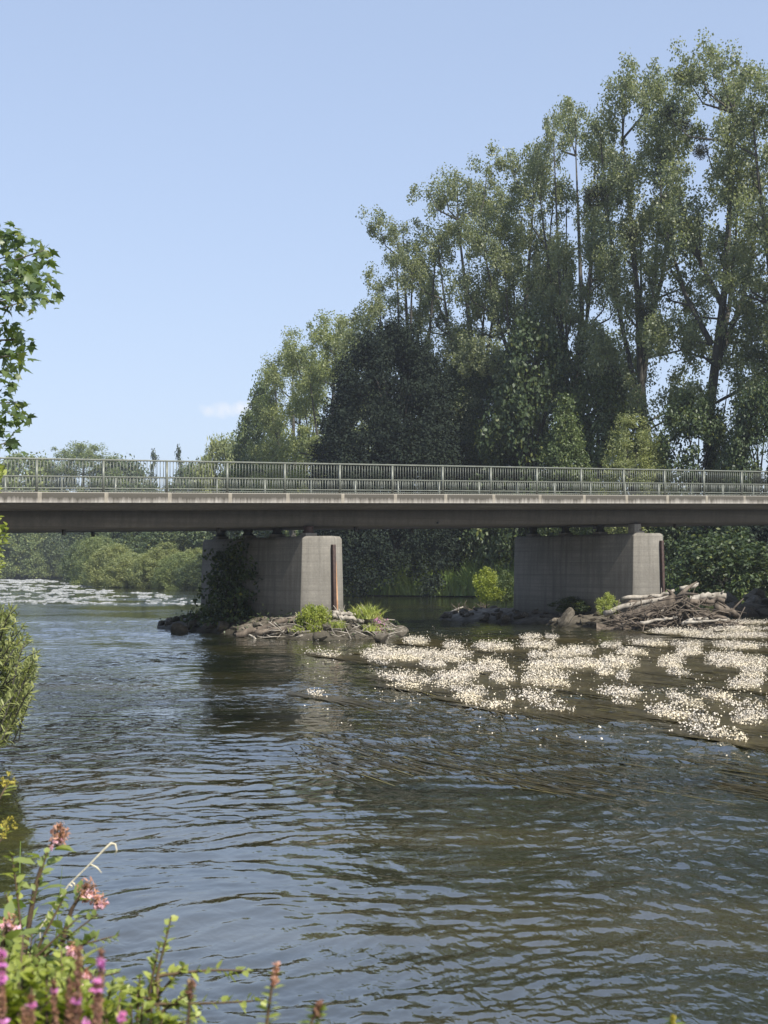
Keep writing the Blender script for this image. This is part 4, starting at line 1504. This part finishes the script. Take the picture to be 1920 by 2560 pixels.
MATS = [
    (160, 228, 240, 62, 'broad white mat nearest the left island, at the left end of the flowers', 1, 0),
    (300, 232, 170, 40, 'white mat joined to the right side of the leftmost broad mat', 1, 0),
    (410, 232, 150, 46, 'third mat from the left in the back row, patchy and pinkish', .8, 0),
    (255, 171, 110, 28, 'small mat alone behind the leftmost mats, close to the island tip', .7, 0),
    (320, 268, 95, 34, 'compact bright mat in front of the leftmost group', 1.2, 0),
    (560, 195, 150, 36, 'bright mat in the back row midway between the two piers', 1.1, .05),
    (400, 193, 90, 24, 'small pinkish mat behind the patchy third mat', .8, 0),
    (715, 160, 90, 18, 'small thin mat farthest back in the middle', .8, 0),
    (805, 157, 70, 11, 'tiny sliver of flowers farthest back, right of the small thin mat', 1, .1),
    (725, 190, 160, 26, 'long pale mat just before the farthest back pair', .9, 0),
    (880, 216, 190, 44, 'large mat slanting up to the right, below the driftwood pier', 1.1, -.1),
    (735, 232, 70, 34, 'small brownish mat left of the large slanting mat', .7, -.2),
    (500, 285, 210, 58, 'long mat slanting up to the right like a tongue, left of the open channel', 1.1, -.22),
    (400, 328, 165, 56, 'dense mat at the lower left end of the slanting tongue', 1.2, -.1),
    (605, 320, 110, 58, 'loose mat right of the dense mat, at the left of the open channel', .9, .1),
    (790, 265, 165, 40, 'bright mat just right of the open channel', 1.1, 0),
    (925, 262, 150, 46, 'bright mat touching the right end of the mat by the open channel', 1.1, 0),
    (775, 322, 190, 84, 'largest square-looking mat right of the open channel', 1.2, .05),
    (215, 335, 210, 54, 'ragged mat at the lower left corner of the flowers', .8, .1),
    (480, 388, 190, 56, 'bright rounded mat lying alone nearest the viewer on the left side', 1.2, .1),
    (530, 428, 210, 22, 'thin straggling row below the lone rounded mat', .6, .12),
    (740, 400, 140, 28, 'narrow bright mat below the square-looking mat', 1, .1),
    (800, 442, 170, 34, 'sparse mat below the narrow bright mat, lowest in the middle', .6, .15),
    (640, 404, 60, 18, 'very small mat left of the narrow bright mat', 1, 0),
    (1065, 262, 170, 50, 'bright mat in the centre right of the back field', 1.1, .1),
    (1010, 294, 80, 28, 'small bright mat below the centre right mat', 1, 0),
    (1110, 215, 120, 28, 'pale mat behind the centre right mat', .9, .1),
    (1080, 322, 60, 34, 'small upright-looking tuft of flowers in the dark water at centre right', .9, 0),
    (1280, 258, 110, 58, 'compact oval mat right of the centre, ringed by dark water', 1.2, -.1),
    (1290, 302, 110, 22, 'thin mat under the compact oval mat', .7, .1),
    (1345, 212, 100, 38, 'mat behind the compact oval mat', 1, 0),
    (1060, 384, 165, 46, 'bright mat alone in dark water below the small tuft', 1.1, .12),
    (1075, 420, 120, 16, 'thin line of flowers below the mat under the small tuft', .6, .2),
    (1320, 415, 150, 48, 'long mat slanting down right near the front, left one of the front group', 1.1, .25),
    (1435, 390, 150, 38, 'thin mat slanting down right behind the front group', .9, .28),
    (1255, 458, 190, 44, 'bright front mat slanting down to the right', 1.2, .22),
    (1400, 492, 160, 34, 'continuation of the bright front mat to the right', .9, .2),
    (1440, 546, 250, 40, 'nearest mat of all, slanting along the front edge', 1.1, .2),
    (1595, 482, 160, 56, 'dense bright mat at the right edge, second nearest the viewer', 1.2, 0),
    (1545, 260, 250, 46, 'wide mat at the right edge halfway back', 1.1, 0),
    (1605, 296, 120, 42, 'mat at the right edge just below the wide one', 1.1, 0),
    (1575, 346, 160, 52, 'round mat at the right edge above the dense bright one', 1.2, -.1),
    (1485, 236, 150, 28, 'thin mat left of the wide right edge mat', .9, 0),
    (1540, 192, 240, 22, 'long flat mat at the right edge behind the wide one', 1, 0),
    (1300, 134, 250, 16, 'long thin mat in front of the drift pile', 1, .02),
    (1500, 150, 330, 18, 'very long thin mat at the right, second row from the back', 1, 0),
    (1590, 96, 160, 9, 'farthest sliver of flowers at the right edge', 1, 0),
    (1540, 122, 240, 13, 'long sliver just before the farthest one at the right edge', 1, 0),
    (1180, 180, 150, 18, 'flat thin mat in the middle of the back row, right of the open water', .9, .05),
    (1340, 186, 130, 16, 'flat thin mat between the drift pile and the compact oval mat', .9, 0),
    (1030, 192, 90, 18, 'short thin mat under the left end of the drift pile', .9, .05),
    (905, 97, 120, 7, 'line of flowers caught along the front of the drift pile', 1, 0),
    (1570, 430, 190, 20, 'straggling row at the right edge above the dense bright mat', .6, .1),
    (0, 0, 0, 0, '', 1, 0),
]
for i, (a, b, w, h, lab, dn, tl) in enumerate(MATS[:-1]):
    mat_of_flowers(a, b, w, h, 'white crowfoot: ' + lab if False else lab, dn, tl, i)
# two small mats before the left island
mat_of_flowers((790 - 880) * 1.595, (1744 - 1500) * 1.595, 100, 14, 'small sparse flower patch on open water below the left island', .8, .12, 71)
mat_of_flowers((800 - 880) * 1.595, (1640 - 1500) * 1.595, 150, 14, 'thin scatter of flowers right before the left island stones', .5, .1, 72)
# loose blossoms and drifting stems between the mats: nobody could count them
g = np.random.default_rng(66)
n = 3000
px = 760 + 1240 * g.uniform(0, 1, n) ** .8; py = 1560 + g.beta(1.5, 3.2, n) * 330
py += (px - 900) / 1000 * 40
dr = np.stack([(px - 960) / F, cp - sp * (1280 - py) / F, sp + cp * (1280 - py) / F], 1)
Q = dr * (-H / dr[:, 2])[:, None]
keep = perlin(Q[:, 0] * .8, Q[:, 1] * .3) > -.05
Q = Q[keep]; Q[:, 2] = g.uniform(.02, .06, len(Q))
mb = MB(); mb.quads(leaf_quads(Q, .028, .028, .8, g=g))
tag(mb.build('loose_blossoms', M['flower_white']), 'single white blossoms scattered over the water between the mats', 'water flowers', None, 'stuff')
n = 2600
px = 700 + 1300 * g.uniform(0, 1, n); py = 1575 + g.uniform(0, 1, n) ** 1.1 * 370 + (px - 1000) / 1000 * 40
dr = np.stack([(px - 960) / F, cp - sp * (1280 - py) / F, sp + cp * (1280 - py) / F], 1)
Q = (dr * (-H / dr[:, 2])[:, None])[:, :2]
keep = perlin(Q[:, 0] * .5 + 4, Q[:, 1] * .18 + 2) > -.02
Q = Q[keep]; n = len(Q)
L = g.uniform(.8, 3.4, n); ang = g.normal(size=n) * .07 + .25 * perlin(Q[:, 0] * .3, Q[:, 1] * .1)
d = f2[None, :] * np.cos(ang)[:, None] + fn[None, :] * np.sin(ang)[:, None]
nn = np.stack([-d[:, 1], d[:, 0]], 1) * g.uniform(.004, .014, n)[:, None]
mb = MB()


def z3(p, zz): return np.concatenate([p, np.full((len(p), 1), zz)], 1)


mb.quads(np.stack([z3(Q - nn, -.01), z3(Q + nn, -.01), z3(Q + d * (L * .5)[:, None] + nn, .016), z3(Q + d * (L * .5)[:, None] - nn, .016)], 1))
mb.quads(np.stack([z3(Q + d * (L * .5)[:, None] - nn, .016), z3(Q + d * (L * .5)[:, None] + nn, .016), z3(Q + d * L[:, None] + nn * .3, -.02), z3(Q + d * L[:, None] - nn * .3, -.02)], 1))
tag(mb.build('drifting_weed', M['weed']), 'brown and olive weed stems combed along the current', 'water weed', None, 'stuff')

# riffle far upstream: crests of broken water, sun glitter painted as their pale colour
mb = MB()
g = np.random.default_rng(88)
for k in range(1500):
    py = 1449 + 62 * g.uniform() ** 1.15
    if 1482 < py < 1489 and g.uniform() < .6: continue
    Y = H * F / (py - HOR)
    px = g.uniform(-160, 520)
    lim = np.interp(py, [1449, 1460, 1475, 1490, 1512], [195, 240, 330, 480, 500])
    if px > lim or (px > 360 and g.uniform() < .4): continue
    if perlin(np.array([px * .011 + 3]), np.array([py * .16]))[0] < -.12: continue
    x = xat(px, Y)
    w = g.uniform(.08, .6) * Y / 130
    dp = g.uniform(.02, .08) * Y / 120
    hh = g.uniform(.03, .10) * Y / 140
    nseg = 7
    V = []
    for i in range(nseg + 1):
        u = i / nseg * 2 - 1
        e = math.sqrt(max(0, 1 - u * u)) * g.uniform(.6, 1.2)
        cy = Y + .35 * math.sin(u * 2 + k) * dp
        V += [(x + u * w, cy - dp * e, -.02), (x + u * w, cy - dp * .2 * e, hh * e - .01), (x + u * w, cy + dp * .5 * e, -.02)]
    Fs = [[i * 3 + j, i * 3 + 3 + j, i * 3 + 4 + j, i * 3 + 1 + j] for i in range(nseg) for j in (0, 1)]
    mb.add(V, Fs)
tag(mb.build('river_rapids', M['riffle_glitter'], smooth=True), 'white broken water of the riffle upstream of the bridge, its glitter painted on', 'rapids', None, 'stuff')
# ------------------------------------------------------------------ left bank: sycamore, willow
LOB = np.array([(0, -.12), (.20, -.05), (.50, -.02), (.30, .16), (.56, .42), (.24, .40), (.20, .52), (0, .98)])
LOB = np.concatenate([LOB, LOB[1:-1][::-1] * np.array([-1, 1])])


def maple_leaves(mb, C, size, g):
    for c in C:
        N = unit(g.normal(size=3) * .55 + np.array([.15, -.25, .9]))
        U = unit(np.cross(N, g.normal(size=3))); U = unit(U + np.array([0.25, 0, -.45])); V = np.cross(N, U)
        s = size * g.uniform(.65, 1.25)
        fold = .10 * s
        P = [c + (V * x + U * y) * s - N * (abs(x) * fold * 2 + y * y * fold) for x, y in LOB]
        cc = c + U * .32 * s
        k = len(P)
        mb.add(P + [cc], [[i, (i + 1) % k, k] for i in range(k)])


def sycamore():
    x0, y0 = -6.6, 12.6
    zg = float(ground_z(x0, y0))
    root = thing('sycamore_tree', 'broad-leaved sycamore on the left bank reaching into the left edge', 'tree', (x0, y0, zg))
    g = np.random.default_rng(50)
    cl = [(20, 590, 38, 26), (28, 640, 40, 26), (70, 690, 55, 30), (40, 700, 50, 26), (100, 690, 34, 24), (118, 625, 22, 12), (20, 745, 34, 16), (110, 735, 22, 10), (62, 755, 30, 12), (135, 702, 10, 4),
          (18, 805, 24, 11), (44, 850, 24, 8), (68, 845, 12, 4), (30, 890, 32, 18), (52, 885, 16, 7), (10, 940, 22, 9), (48, 1005, 14, 7), (30, 1030, 28, 15), (14, 1070, 22, 14), (22, 1108, 16, 9), (4, 990, 10, 4)]
    mb, mw = MB(), MB()
    limbs = []
    for px, py, r, n in cl:
        Y = 12 + g.normal() * .5
        c = np.array(at(px - 6, py, Y))
        rr = r / F * Y
        maple_leaves(mb, c + g.normal(size=(int(n * 1.9), 3)) * np.array([rr * .5, .22, rr * .5]), .088, g)
        limbs.append(c)
    for _ in range(170):
        c = np.array([x0 + g.normal() * 1.4, y0 + g.normal() * 1.5, 5.6 + g.normal() * 1.6])
        px = 960 + F * c[0] / c[1]
        if px > -230 or c[2] < 2.6: continue
        maple_leaves(mb, c + g.normal(size=(16, 3)) * .26, .125, g)
        if g.uniform() < .35: limbs.append(c)
    mb.build('crown', M['maple'], root)
    b = np.array([x0, y0, zg - .2])
    mw.tube([b, b + [.05, 0, 2], b + [.15, 0, 4], b + [.2, .1, 6.8]], [.2, .16, .12, .05], 8)
    for c in limbs:
        k = min(c[2] - .5, 6.5) * g.uniform(.55, .8)
        s = b + np.array([.1, 0, max(1.2, k)])
        m = s * .5 + c * .5 + np.array([0, 0, .25])
        mw.tube([s, m, c], [.045, .022, .005], 5)
    mw.build('trunk', M['bark'], root, True)


sycamore()


def shoots(name, label, cat, base, tips, leaf, stem, ln, wd, per, group=None, up=.2, seed=1, whorl=False, r=.006, sag=.2, leaf_from=.25):
    """leafy shoots from base points to tips; leaves stand out alternately along each shoot"""
    g = np.random.default_rng(seed)
    root = thing(name, label, cat, tuple(base[0]), 0, group)
    mb, mw = MB(), MB()
    for b, t in zip(base, tips):
        b = np.array(b); t = np.array(t)
        L = np.linalg.norm(t - b)
        m = b * .45 + t * .55 + np.array([0, 0, sag * L * .3]) + g.normal(size=3) * .03 * L
        tt = np.linspace(0, 1, 9)[:, None]
        Pp = (1 - tt) ** 2 * b + 2 * tt * (1 - tt) * m + tt ** 2 * t
        mw.tube(Pp, np.linspace(r, r * .35, 9), 5, cap=False)
        for k in range(per):
            u = leaf_from + (1 - leaf_from) * (k + g.uniform(0, .6)) / per
            i = min(7, int(u * 8)); q = Pp[i] + (Pp[i + 1] - Pp[i]) * (u * 8 - i)
            ax = unit(Pp[i + 1] - Pp[i])
            side = unit(np.cross(ax, g.normal(size=3)))
            for sgn in ((1, -1) if whorl else (1 if k % 2 else -1,)):
                d = unit(side * sgn * .9 + ax * .55 + np.array([0, 0, .12]))
                add_leaf(mb, q, d, ln * g.uniform(.65, 1.15) * (1 - .35 * max(0, u - .7) / .3), wd * g.uniform(.8, 1.15), g)
    mw.build('stems', M[stem], root, True)
    mb.build('leaves', M[leaf], root)
    return root


def add_leaf(mb, q, d, L, w, g):
    up = np.array([0, 0, 1.0])
    s = unit(np.cross(d, up + g.normal(size=3) * .35)); n = np.cross(s, d)
    w = w / 2
    P = [q, q + d * L * .30 + s * w * .85 + n * w * .30, q + d * L * .62 + s * w * .8 + n * w * .22 - up * L * .03, q + d * L - up * L * .10,
         q + d * L * .62 - s * w * .8 + n * w * .22 - up * L * .03, q + d * L * .30 - s * w * .85 + n * w * .30, q + d * L * .3, q + d * L * .62 - up * L * .03]
    mb.add(P, [[0, 1, 6], [1, 2, 7, 6], [2, 3, 7], [7, 3, 4], [6, 7, 4, 5], [0, 6, 5]])


g = np.random.default_rng(3)
base, tips = [], []
for k in range(210):
    Y = 16 + g.normal() * .7
    t = g.uniform()
    py = 1500 + 350 * t
    edge = np.interp(py, [1500, 1530, 1580, 1640, 1690, 1740, 1800, 1850], [20, 48, 72, 98, 100, 82, 55, 28])
    px = edge - abs(g.normal()) * 62
    tp = np.array(at(px, py, Y))
    b = np.array(at(px - g.uniform(30, 95), py + g.uniform(40, 170), Y + .3 + g.normal() * .2))
    b[2] = max(b[2], .25)
    base.append(b); tips.append(tp)
base[0] = np.array([-5.6, 16.2, .2])
shoots('willow_bush', 'leafy grey-green willow bush overhanging the water at the left edge', 'bush', base, tips, 'willow', 'bark', .125, .026, 24, seed=4, r=.009, leaf_from=.1)
base, tips = [], []
for px, py in ((6, 1185), (14, 1165), (-4, 1215), (4, 1330), (18, 1312), (8, 1350), (2, 1375), (6, 1400), (-4, 1290), (22, 1322), (-8, 1420)):
    Y = 11
    tips.append(at(px, py, Y)); base.append(at(px - 60, py + 110, Y + .3))
base.append(Vector((-3.9, 11.2, .3))); tips.append(at(-30, 1250, 11))
base.append(Vector((-3.9, 11.2, .3))); tips.append(at(-40, 1400, 11))
shoots('sapling', 'yellow-green sapling twigs poking in at the left edge by the deck', 'sapling', base, tips, 'fresh', 'stem_green', .085, .05, 12, seed=8)

# ------------------------------------------------------------------ plants at the viewer's feet


def gnd(px, Y):
    x = xat(px, Y)
    return Vector((x, Y, max(float(ground_z(x, Y)), .05)))


def blob(mb, c, r, n, ln, wd, g, zs=1.0, up=.1):
    P = np.array(c) + unit(g.normal(size=(n, 3))) * (g.uniform(0, 1, (n, 1)) ** .5) * r * np.array([1, 1, zs])
    mb.quads(leaf_quads(P, ln, wd, up, g=g))


def balsam(label, stations, heads, Y, leaves, seed, bx=0):
    g = np.random.default_rng(seed)
    P = [np.array(gnd(stations[0][0] + bx, Y))] + [np.array(at(px, py, Y)) for px, py in stations]
    root = thing('himalayan_balsam', label, 'flowering plant', tuple(P[0]), 0, 'pink balsam plants on the near bank')
    mw, ml = MB(), MB()
    P = np.array(P)
    tt = np.linspace(0, len(P) - 1, 14)
    Q = np.stack([np.interp(tt, np.arange(len(P)), P[:, i]) for i in range(3)], 1)
    mw.tube(Q, np.linspace(.012, .005, 14), 6)
    for k in range(leaves):
        i = g.integers(4, 13)
        a = unit(np.array([g.normal(), g.normal() * .6, .25]))
        q = Q[i] + (Q[i - 1] - Q[i]) * g.uniform()
        add_leaf(ml, q + a * .02, a, g.uniform(.06, .11), .034, g)
    for hx, hy, r, n, nf in heads:
        c = np.array(at(hx, hy, Y))
        rr = r / F * Y
        h = thing if False else None
        mh, mf = MB(), MB()
        stem_top = Q[-1]
        for k in range(n):
            e = c + unit(g.normal(size=3)) * rr * np.array([1, .8, .95]) * g.uniform(.35, 1)
            s = stem_top * .35 + c * .65 - np.array([0, 0, rr * .9]) if np.linalg.norm(stem_top - c) < 4 * rr else c - np.array([0, 0, rr])
            mw.tube([s, (s + e) / 2 + g.normal(size=3) * rr * .15, e], [.0022, .0016, .0012], 4, cap=False)
            if k % 3 < 2: blob(mh, e, .009, 4, .020, .0055, g, 1.2)      # seed pods and buds
        for k in range(nf):
            e = c + np.array([g.normal() * rr * .55, g.normal() * rr * .4, -abs(g.normal()) * rr * .5 - rr * .25])
            blob(mf, e, .008, 6, .016, .012, g)
        mw.tube([Q[-1], c * .5 + Q[-1] * .5, c - np.array([0, 0, rr * .6])], [.004, .003, .0025], 4)
        fh = mh.build('flower_head', M['flower_red'], root)
        if nf: mf.build('petals', M['flower_pink'], root)
    mw.build('stem', M['stem_red'], root, True)
    if leaves: ml.build('leaves', M['herb'], root)


balsam('tallest balsam stalk with a faded pink head, standing out against the water', [(30, 2540), (62, 2380), (85, 2230), (112, 2140), (132, 2105)], [(147, 2082, 27, 46, 9)], 4.5, 18, 11)
balsam('balsam with a bright pink drooping flower head and a small one beside it', [(120, 2500), (160, 2340), (178, 2275), (200, 2240)], [(218, 2222, 26, 34, 16), (252, 2252, 15, 14, 10)], 4.5, 14, 12)
balsam('low balsam with pale pink blooms at the left edge', [(-10, 2500), (10, 2340), (18, 2310)], [(28, 2303, 18, 14, 8)], 4.0, 12, 13)
balsam('half-hidden balsam with pink blooms behind the brown spikes', [(180, 2600), (190, 2420), (196, 2390)], [(185, 2368, 18, 10, 8), (212, 2432, 14, 10, 14)], 3.6, 12, 14)

# dead bent grass stalk
Pp = [gnd(120, 4.4)] + [at(px, py, 4.4) for px, py in ((100, 2320), (172, 2212), (225, 2160), (262, 2122), (278, 2108), (288, 2110), (292, 2125), (287, 2138))]
root = thing('dry_grass_stalk', 'bleached dry grass stalk bent over at its tip', 'grass', tuple(Pp[0]))
mb = MB(); mb.tube([tuple(q) for q in Pp], [.002, .0018, .002, .002, .0028, .0036, .0024, .0018, .0009], 5); mb.build('stalk', M['straw'], root, True)
mb = MB()
for a, b in (((225, 2160), (254, 2182)), ((180, 2205), (186, 2218)), ((172, 2212), (180, 2220)), ((268, 2114), (262, 2125))):
    mb.tube([tuple(at(*a, 4.4)), tuple(at((a[0] + b[0]) / 2 + 3, (a[1] + b[1]) / 2 - 2, 4.4)), tuple(at(*b, 4.4))], [.002, .0025, .001], 4)
mb.build('dry_blade', M['straw'], root)


def branchy(label, tips, Y, base_px, ln, wd, per, leaf, seed, name='leafy_shrub', stem='stem_red', from_=.2, r=.0045, sag=.15):
    b = gnd(base_px, Y)
    bases, tp = [], []
    for t in tips:
        if len(t) == 4:
            bases.append(at(t[0], t[1], Y)); tp.append(at(t[2], t[3], Y))
        else:
            bases.append(at(t[0], t[1], Y)); tp.append(at(t[2], t[3], Y + t[4]))
    o = shoots(name, label, 'plant', [np.array(q) for q in bases], [np.array(q) for q in tp], leaf, stem, ln, wd, per, 'leafy shrubs on the near bank', seed=seed, r=r, sag=sag, leaf_from=from_)
    # rootstock down to the soil
    mw = MB()
    for q in bases[:3]:
        mw.tube([tuple(b), tuple((b + q) / 2 + Vector((.02, 0, .02))), tuple(q)], [r * 1.6, r * 1.4, r], 5)
    mw.build('rootstock', M[stem], o, True)
    return o


branchy('upright shoot with paired round leaves at the left, against the dark water', [(52, 2330, 28, 2130), (60, 2380, 12, 2230)], 4.2, 60, .040, .026, 11, 'fresh', 21)
branchy('arching shrub shoots reaching right below the pink balsam', [(80, 2420, 245, 2285), (90, 2380, 165, 2235), (100, 2400, 298, 2338), (70, 2300, 118, 2130), (60, 2420, 200, 2290), (110, 2480, 300, 2430), (90, 2450, 240, 2340)], 4.0, 80, .036, .020, 15, 'herb', 22)
branchy('bushy shrub in the middle of the bottom edge with long level twigs', [(362, 2560, 428, 2292), (395, 2440, 625, 2428), (375, 2510, 660, 2500), (360, 2570, 400, 2360), (385, 2500, 300, 2480), (370, 2560, 480, 2480), (340, 2600, 350, 2440), (380, 2590, 500, 2540), (330, 2620, 290, 2500), (360, 2540, 460, 2415)], 3.4, 360, .030, .018, 20, 'fresh', 23, from_=.1)
branchy('dense fresh-leaved shrub filling the bottom left corner', [(k * 13 + rnd.uniform(-20, 20), 2640, k * 13 + rnd.uniform(-30, 40), 2330 + rnd.uniform(0, 190) + max(0, k - 12) * 12, rnd.uniform(-.4, .4)) for k in range(-2, 22) for _q in (0, 1)], 3.2, 90, .036, .021, 26, 'fresh', 24, from_=.1)
branchy('pale green taller leaves crowding behind the brown spikes', [(k * 10 + rnd.uniform(-30, 20), 2640, k * 12 - 10 + rnd.uniform(-30, 40), 2300 + rnd.uniform(0, 140) + max(0, k - 14) * 16, rnd.uniform(-.4, .4)) for k in range(-2, 26)], 3.9, 90, .046, .018, 26, 'herb', 28, from_=.1)
branchy('yellowish low leaves at the very bottom left', [(k * 17 + rnd.uniform(-20, 20), 2680, k * 17 + rnd.uniform(-30, 30), 2420 + rnd.uniform(0, 120)) for k in range(-1, 14)], 2.5, 60, .034, .021, 26, 'yellow', 25, from_=.1)
branchy('mid-green shrub stems behind the balsam at the left edge', [(k * 15 - 40, 2560, k * 17 - 30 + rnd.uniform(-20, 20), 2270 + rnd.uniform(0, 150) + k * 5, rnd.uniform(-.3, .5)) for k in range(15)], 4.6, 20, .046, .020, 24, 'herb', 26)
branchy('low yellow-green shrub left of the level twigs at the bottom edge', [(k * 22 + 230, 2660, k * 24 + 225 + rnd.uniform(-15, 15), 2490 + rnd.uniform(0, 70)) for k in range(10)], 2.8, 320, .036, .022, 10, 'yellow', 27)


def weedy_spike(label, pts, Y, seed, leaf='fresh', ln=.03, head='seed_brown', hr=.008, name='wild_mint'):
    g = np.random.default_rng(seed)
    b = gnd(pts[0][0] - 10, Y)
    P = np.array([tuple(b)] + [tuple(at(x, y, Y)) for x, y in pts])
    root = thing(name, label, 'plant', tuple(b), 0, 'flower spikes at the bottom edge')
    mb = MB(); mb.tube(P, np.linspace(.004, .0015, len(P)), 5); mb.build('stem', M['stem_red'], root, True)
    ml, mh = MB(), MB()
    a, e = P[1], P[-1]
    for k in range(9):
        q = a + (e - a) * (k / 9.5)
        for sg in (1, -1):
            d = unit(np.array([sg, g.normal() * .5, .45]))
            add_leaf(ml, q, d, ln * g.uniform(.6, 1.1) * (1.15 - .06 * k), ln * .38, g)
    for k in range(5):
        blob(mh, e - (e - a) * .07 * k, hr * (1 - .1 * (4 - k)), 16, .010, .006, g)
    ml.build('leaves', M[leaf], root); mh.build('flower_spike', M[head], root)


weedy_spike('slender mint-like spike with a faded pink top, right of the level twigs', [(664, 2580), (676, 2490), (684, 2430), (692, 2412)], 2.6, 31, 'fresh', .03, 'flower_red')
weedy_spike('short leafy spike rising at the bottom edge right of the faded mint', [(770, 2600), (785, 2530), (800, 2508)], 2.4, 32, 'yellow', .028, 'seed_brown')
weedy_spike('greenish seed spike above the shrub in the middle of the bottom edge', [(470, 2560), (475, 2490), (478, 2455)], 2.6, 33, 'fresh', .025, 'seed_brown', .012)
weedy_spike('yellow-green shoot tip alone at the bottom edge on the right', [(1690, 2620), (1684, 2560), (1681, 2542)], 2.6, 34, 'yellow', .034, 'flower_yellow', .006, 'shoot_tip')


def loosestrife(label, px, y0, y1, Y, pink, seed, lean=0, w=11):
    g = np.random.default_rng(seed)
    b = gnd(px + lean, Y)
    tip = np.array(at(px, y0, Y)); low = np.array(at(px + lean, y1, Y))
    root = thing('purple_loosestrife', label, 'flowering plant', tuple(b), 0, 'loosestrife spikes on the near bank')
    mb = MB(); mb.tube([tuple(b), (np.array(b) + low) / 2, low, tip], [.004, .0035, .003, .0015], 5); mb.build('stem', M['stem_red'], root, True)
    L = np.linalg.norm(tip - low)
    r = w / F * Y
    m1_, m2_ = MB(), MB()
    n = int(L / .006)
    for k in range(n):
        u = k / n
        q = low + (tip - low) * u
        rr = r * (1 - .45 * u ** 3) * (1 + .18 * math.sin(k * 2.1))
        pk = g.uniform() < (pink if u < .78 else pink * 2.2 + .12)
        blob(m2_ if pk else m1_, q, rr * (1.2 if pk else 1), 12 if pk else 15, .012 if pk else .0085, .009 if pk else .0055, g, .6)
    m1_.build('flower_spike', M['seed_brown'], root)
    if m2_.n: m2_.build('petals', M['flower_purple'], root)


for i, a in enumerate([
        ('brown-topped tall spike, third from the right of the bottom-left group', 198, 2362, 2600, 2.1, .0, 1, -8, 11),
        ('tall spike with a bright purple tip, right of the brown-topped one', 255, 2368, 2640, 2.1, .10, 2, -14, 10),
        ('thick brown spike with a purple tip just left of the tallest purple one', 243, 2440, 2640, 1.9, .03, 3, -6, 13),
        ('shorter spike with a mauve tip in the middle of the group', 194, 2478, 2650, 1.9, .12, 4, -4, 12),
        ('narrow brown spike left of the mauve-tipped one', 172, 2440, 2650, 2.1, .0, 5, 0, 10),
        ('faint pinkish brown spike with bare lower stem', 134, 2446, 2640, 2.2, .02, 6, 4, 8),
        ('purple-headed spike low at the left', 60, 2512, 2660, 2.0, .2, 7, 6, 9),
        ('mauve spike half out of the left edge', 4, 2368, 2600, 2.1, .25, 8, 2, 10),
        ('grey-mauve spike between the low purple head and the bare-stemmed one', 78, 2480, 2660, 2.1, .06, 9, 0, 9),
        ('pink spike by itself at the bottom edge, right of the group', 305, 2524, 2660, 2.0, .3, 10, -6, 9),
        ('small pink spike just showing at the bottom between brown ones', 217, 2545, 2680, 1.9, .5, 11, 0, 9)]):
    loosestrife(*a)

# yellow-flowered shoots at the left edge
for k, (px, py, lab) in enumerate([(18, 1962, 'upper yellow-flowered stalk at the left edge'), (22, 2068, 'lower yellow-flowered stalk at the left edge')]):
    Y = 5.0
    b = gnd(-60, Y)
    c = np.array(at(px, py, Y)); m = np.array(at(-25, py + 75, Y))
    root = thing('goldenrod', lab, 'flowering plant', tuple(b), 0, 'yellow-flowered stalks at the left edge')
    mb = MB(); mb.tube([tuple(b), tuple(m - np.array([.03, 0, .12])), m, c], [.005, .004, .0035, .002], 5); mb.build('stem', M['stem_red'], root, True)
    g = np.random.default_rng(k + 60)
    mb = MB()
    for q in range(7):
        blob(mb, c + g.normal(size=3) * np.array([.016, .015, .02]), .012, 16, .010, .005, g)
    mb.build('florets', M['flower_yellow'], root)
    ml = MB()
    for q in range(8):
        s = m + (c - m) * q / 8
        add_leaf(ml, s, unit(np.array([g.normal(), g.normal() * .5, .4])), .05, .014, g)
    ml.build('leaves', M['fresh'], root)

# ------------------------------------------------------------------ the summer haze over the valley
t = NT('valley_haze')
pv = t.n('ShaderNodeVolumePrincipled')
pv.inputs['Color'].default_value = (.86, .91, 1.0, 1)
pv.inputs['Density'].default_value = .00030
pv.inputs['Anisotropy'].default_value = .35
t.l(pv.outputs[0], t.out, 'Volume')
mb = MB()
mb.box(lambda a, b, c: (a, b, c), -425, 425, -165, 565, -2.6, 46)
hz = mb.build('haze', t.m)
import bmesh
bm = bmesh.new(); bm.from_mesh(hz.data); bmesh.ops.recalc_face_normals(bm, faces=bm.faces); bm.to_mesh(hz.data); bm.free()
tag(hz, 'thin summer haze over the river valley', 'haze', None, 'stuff')
sc.cycles.volume_bounces = 1
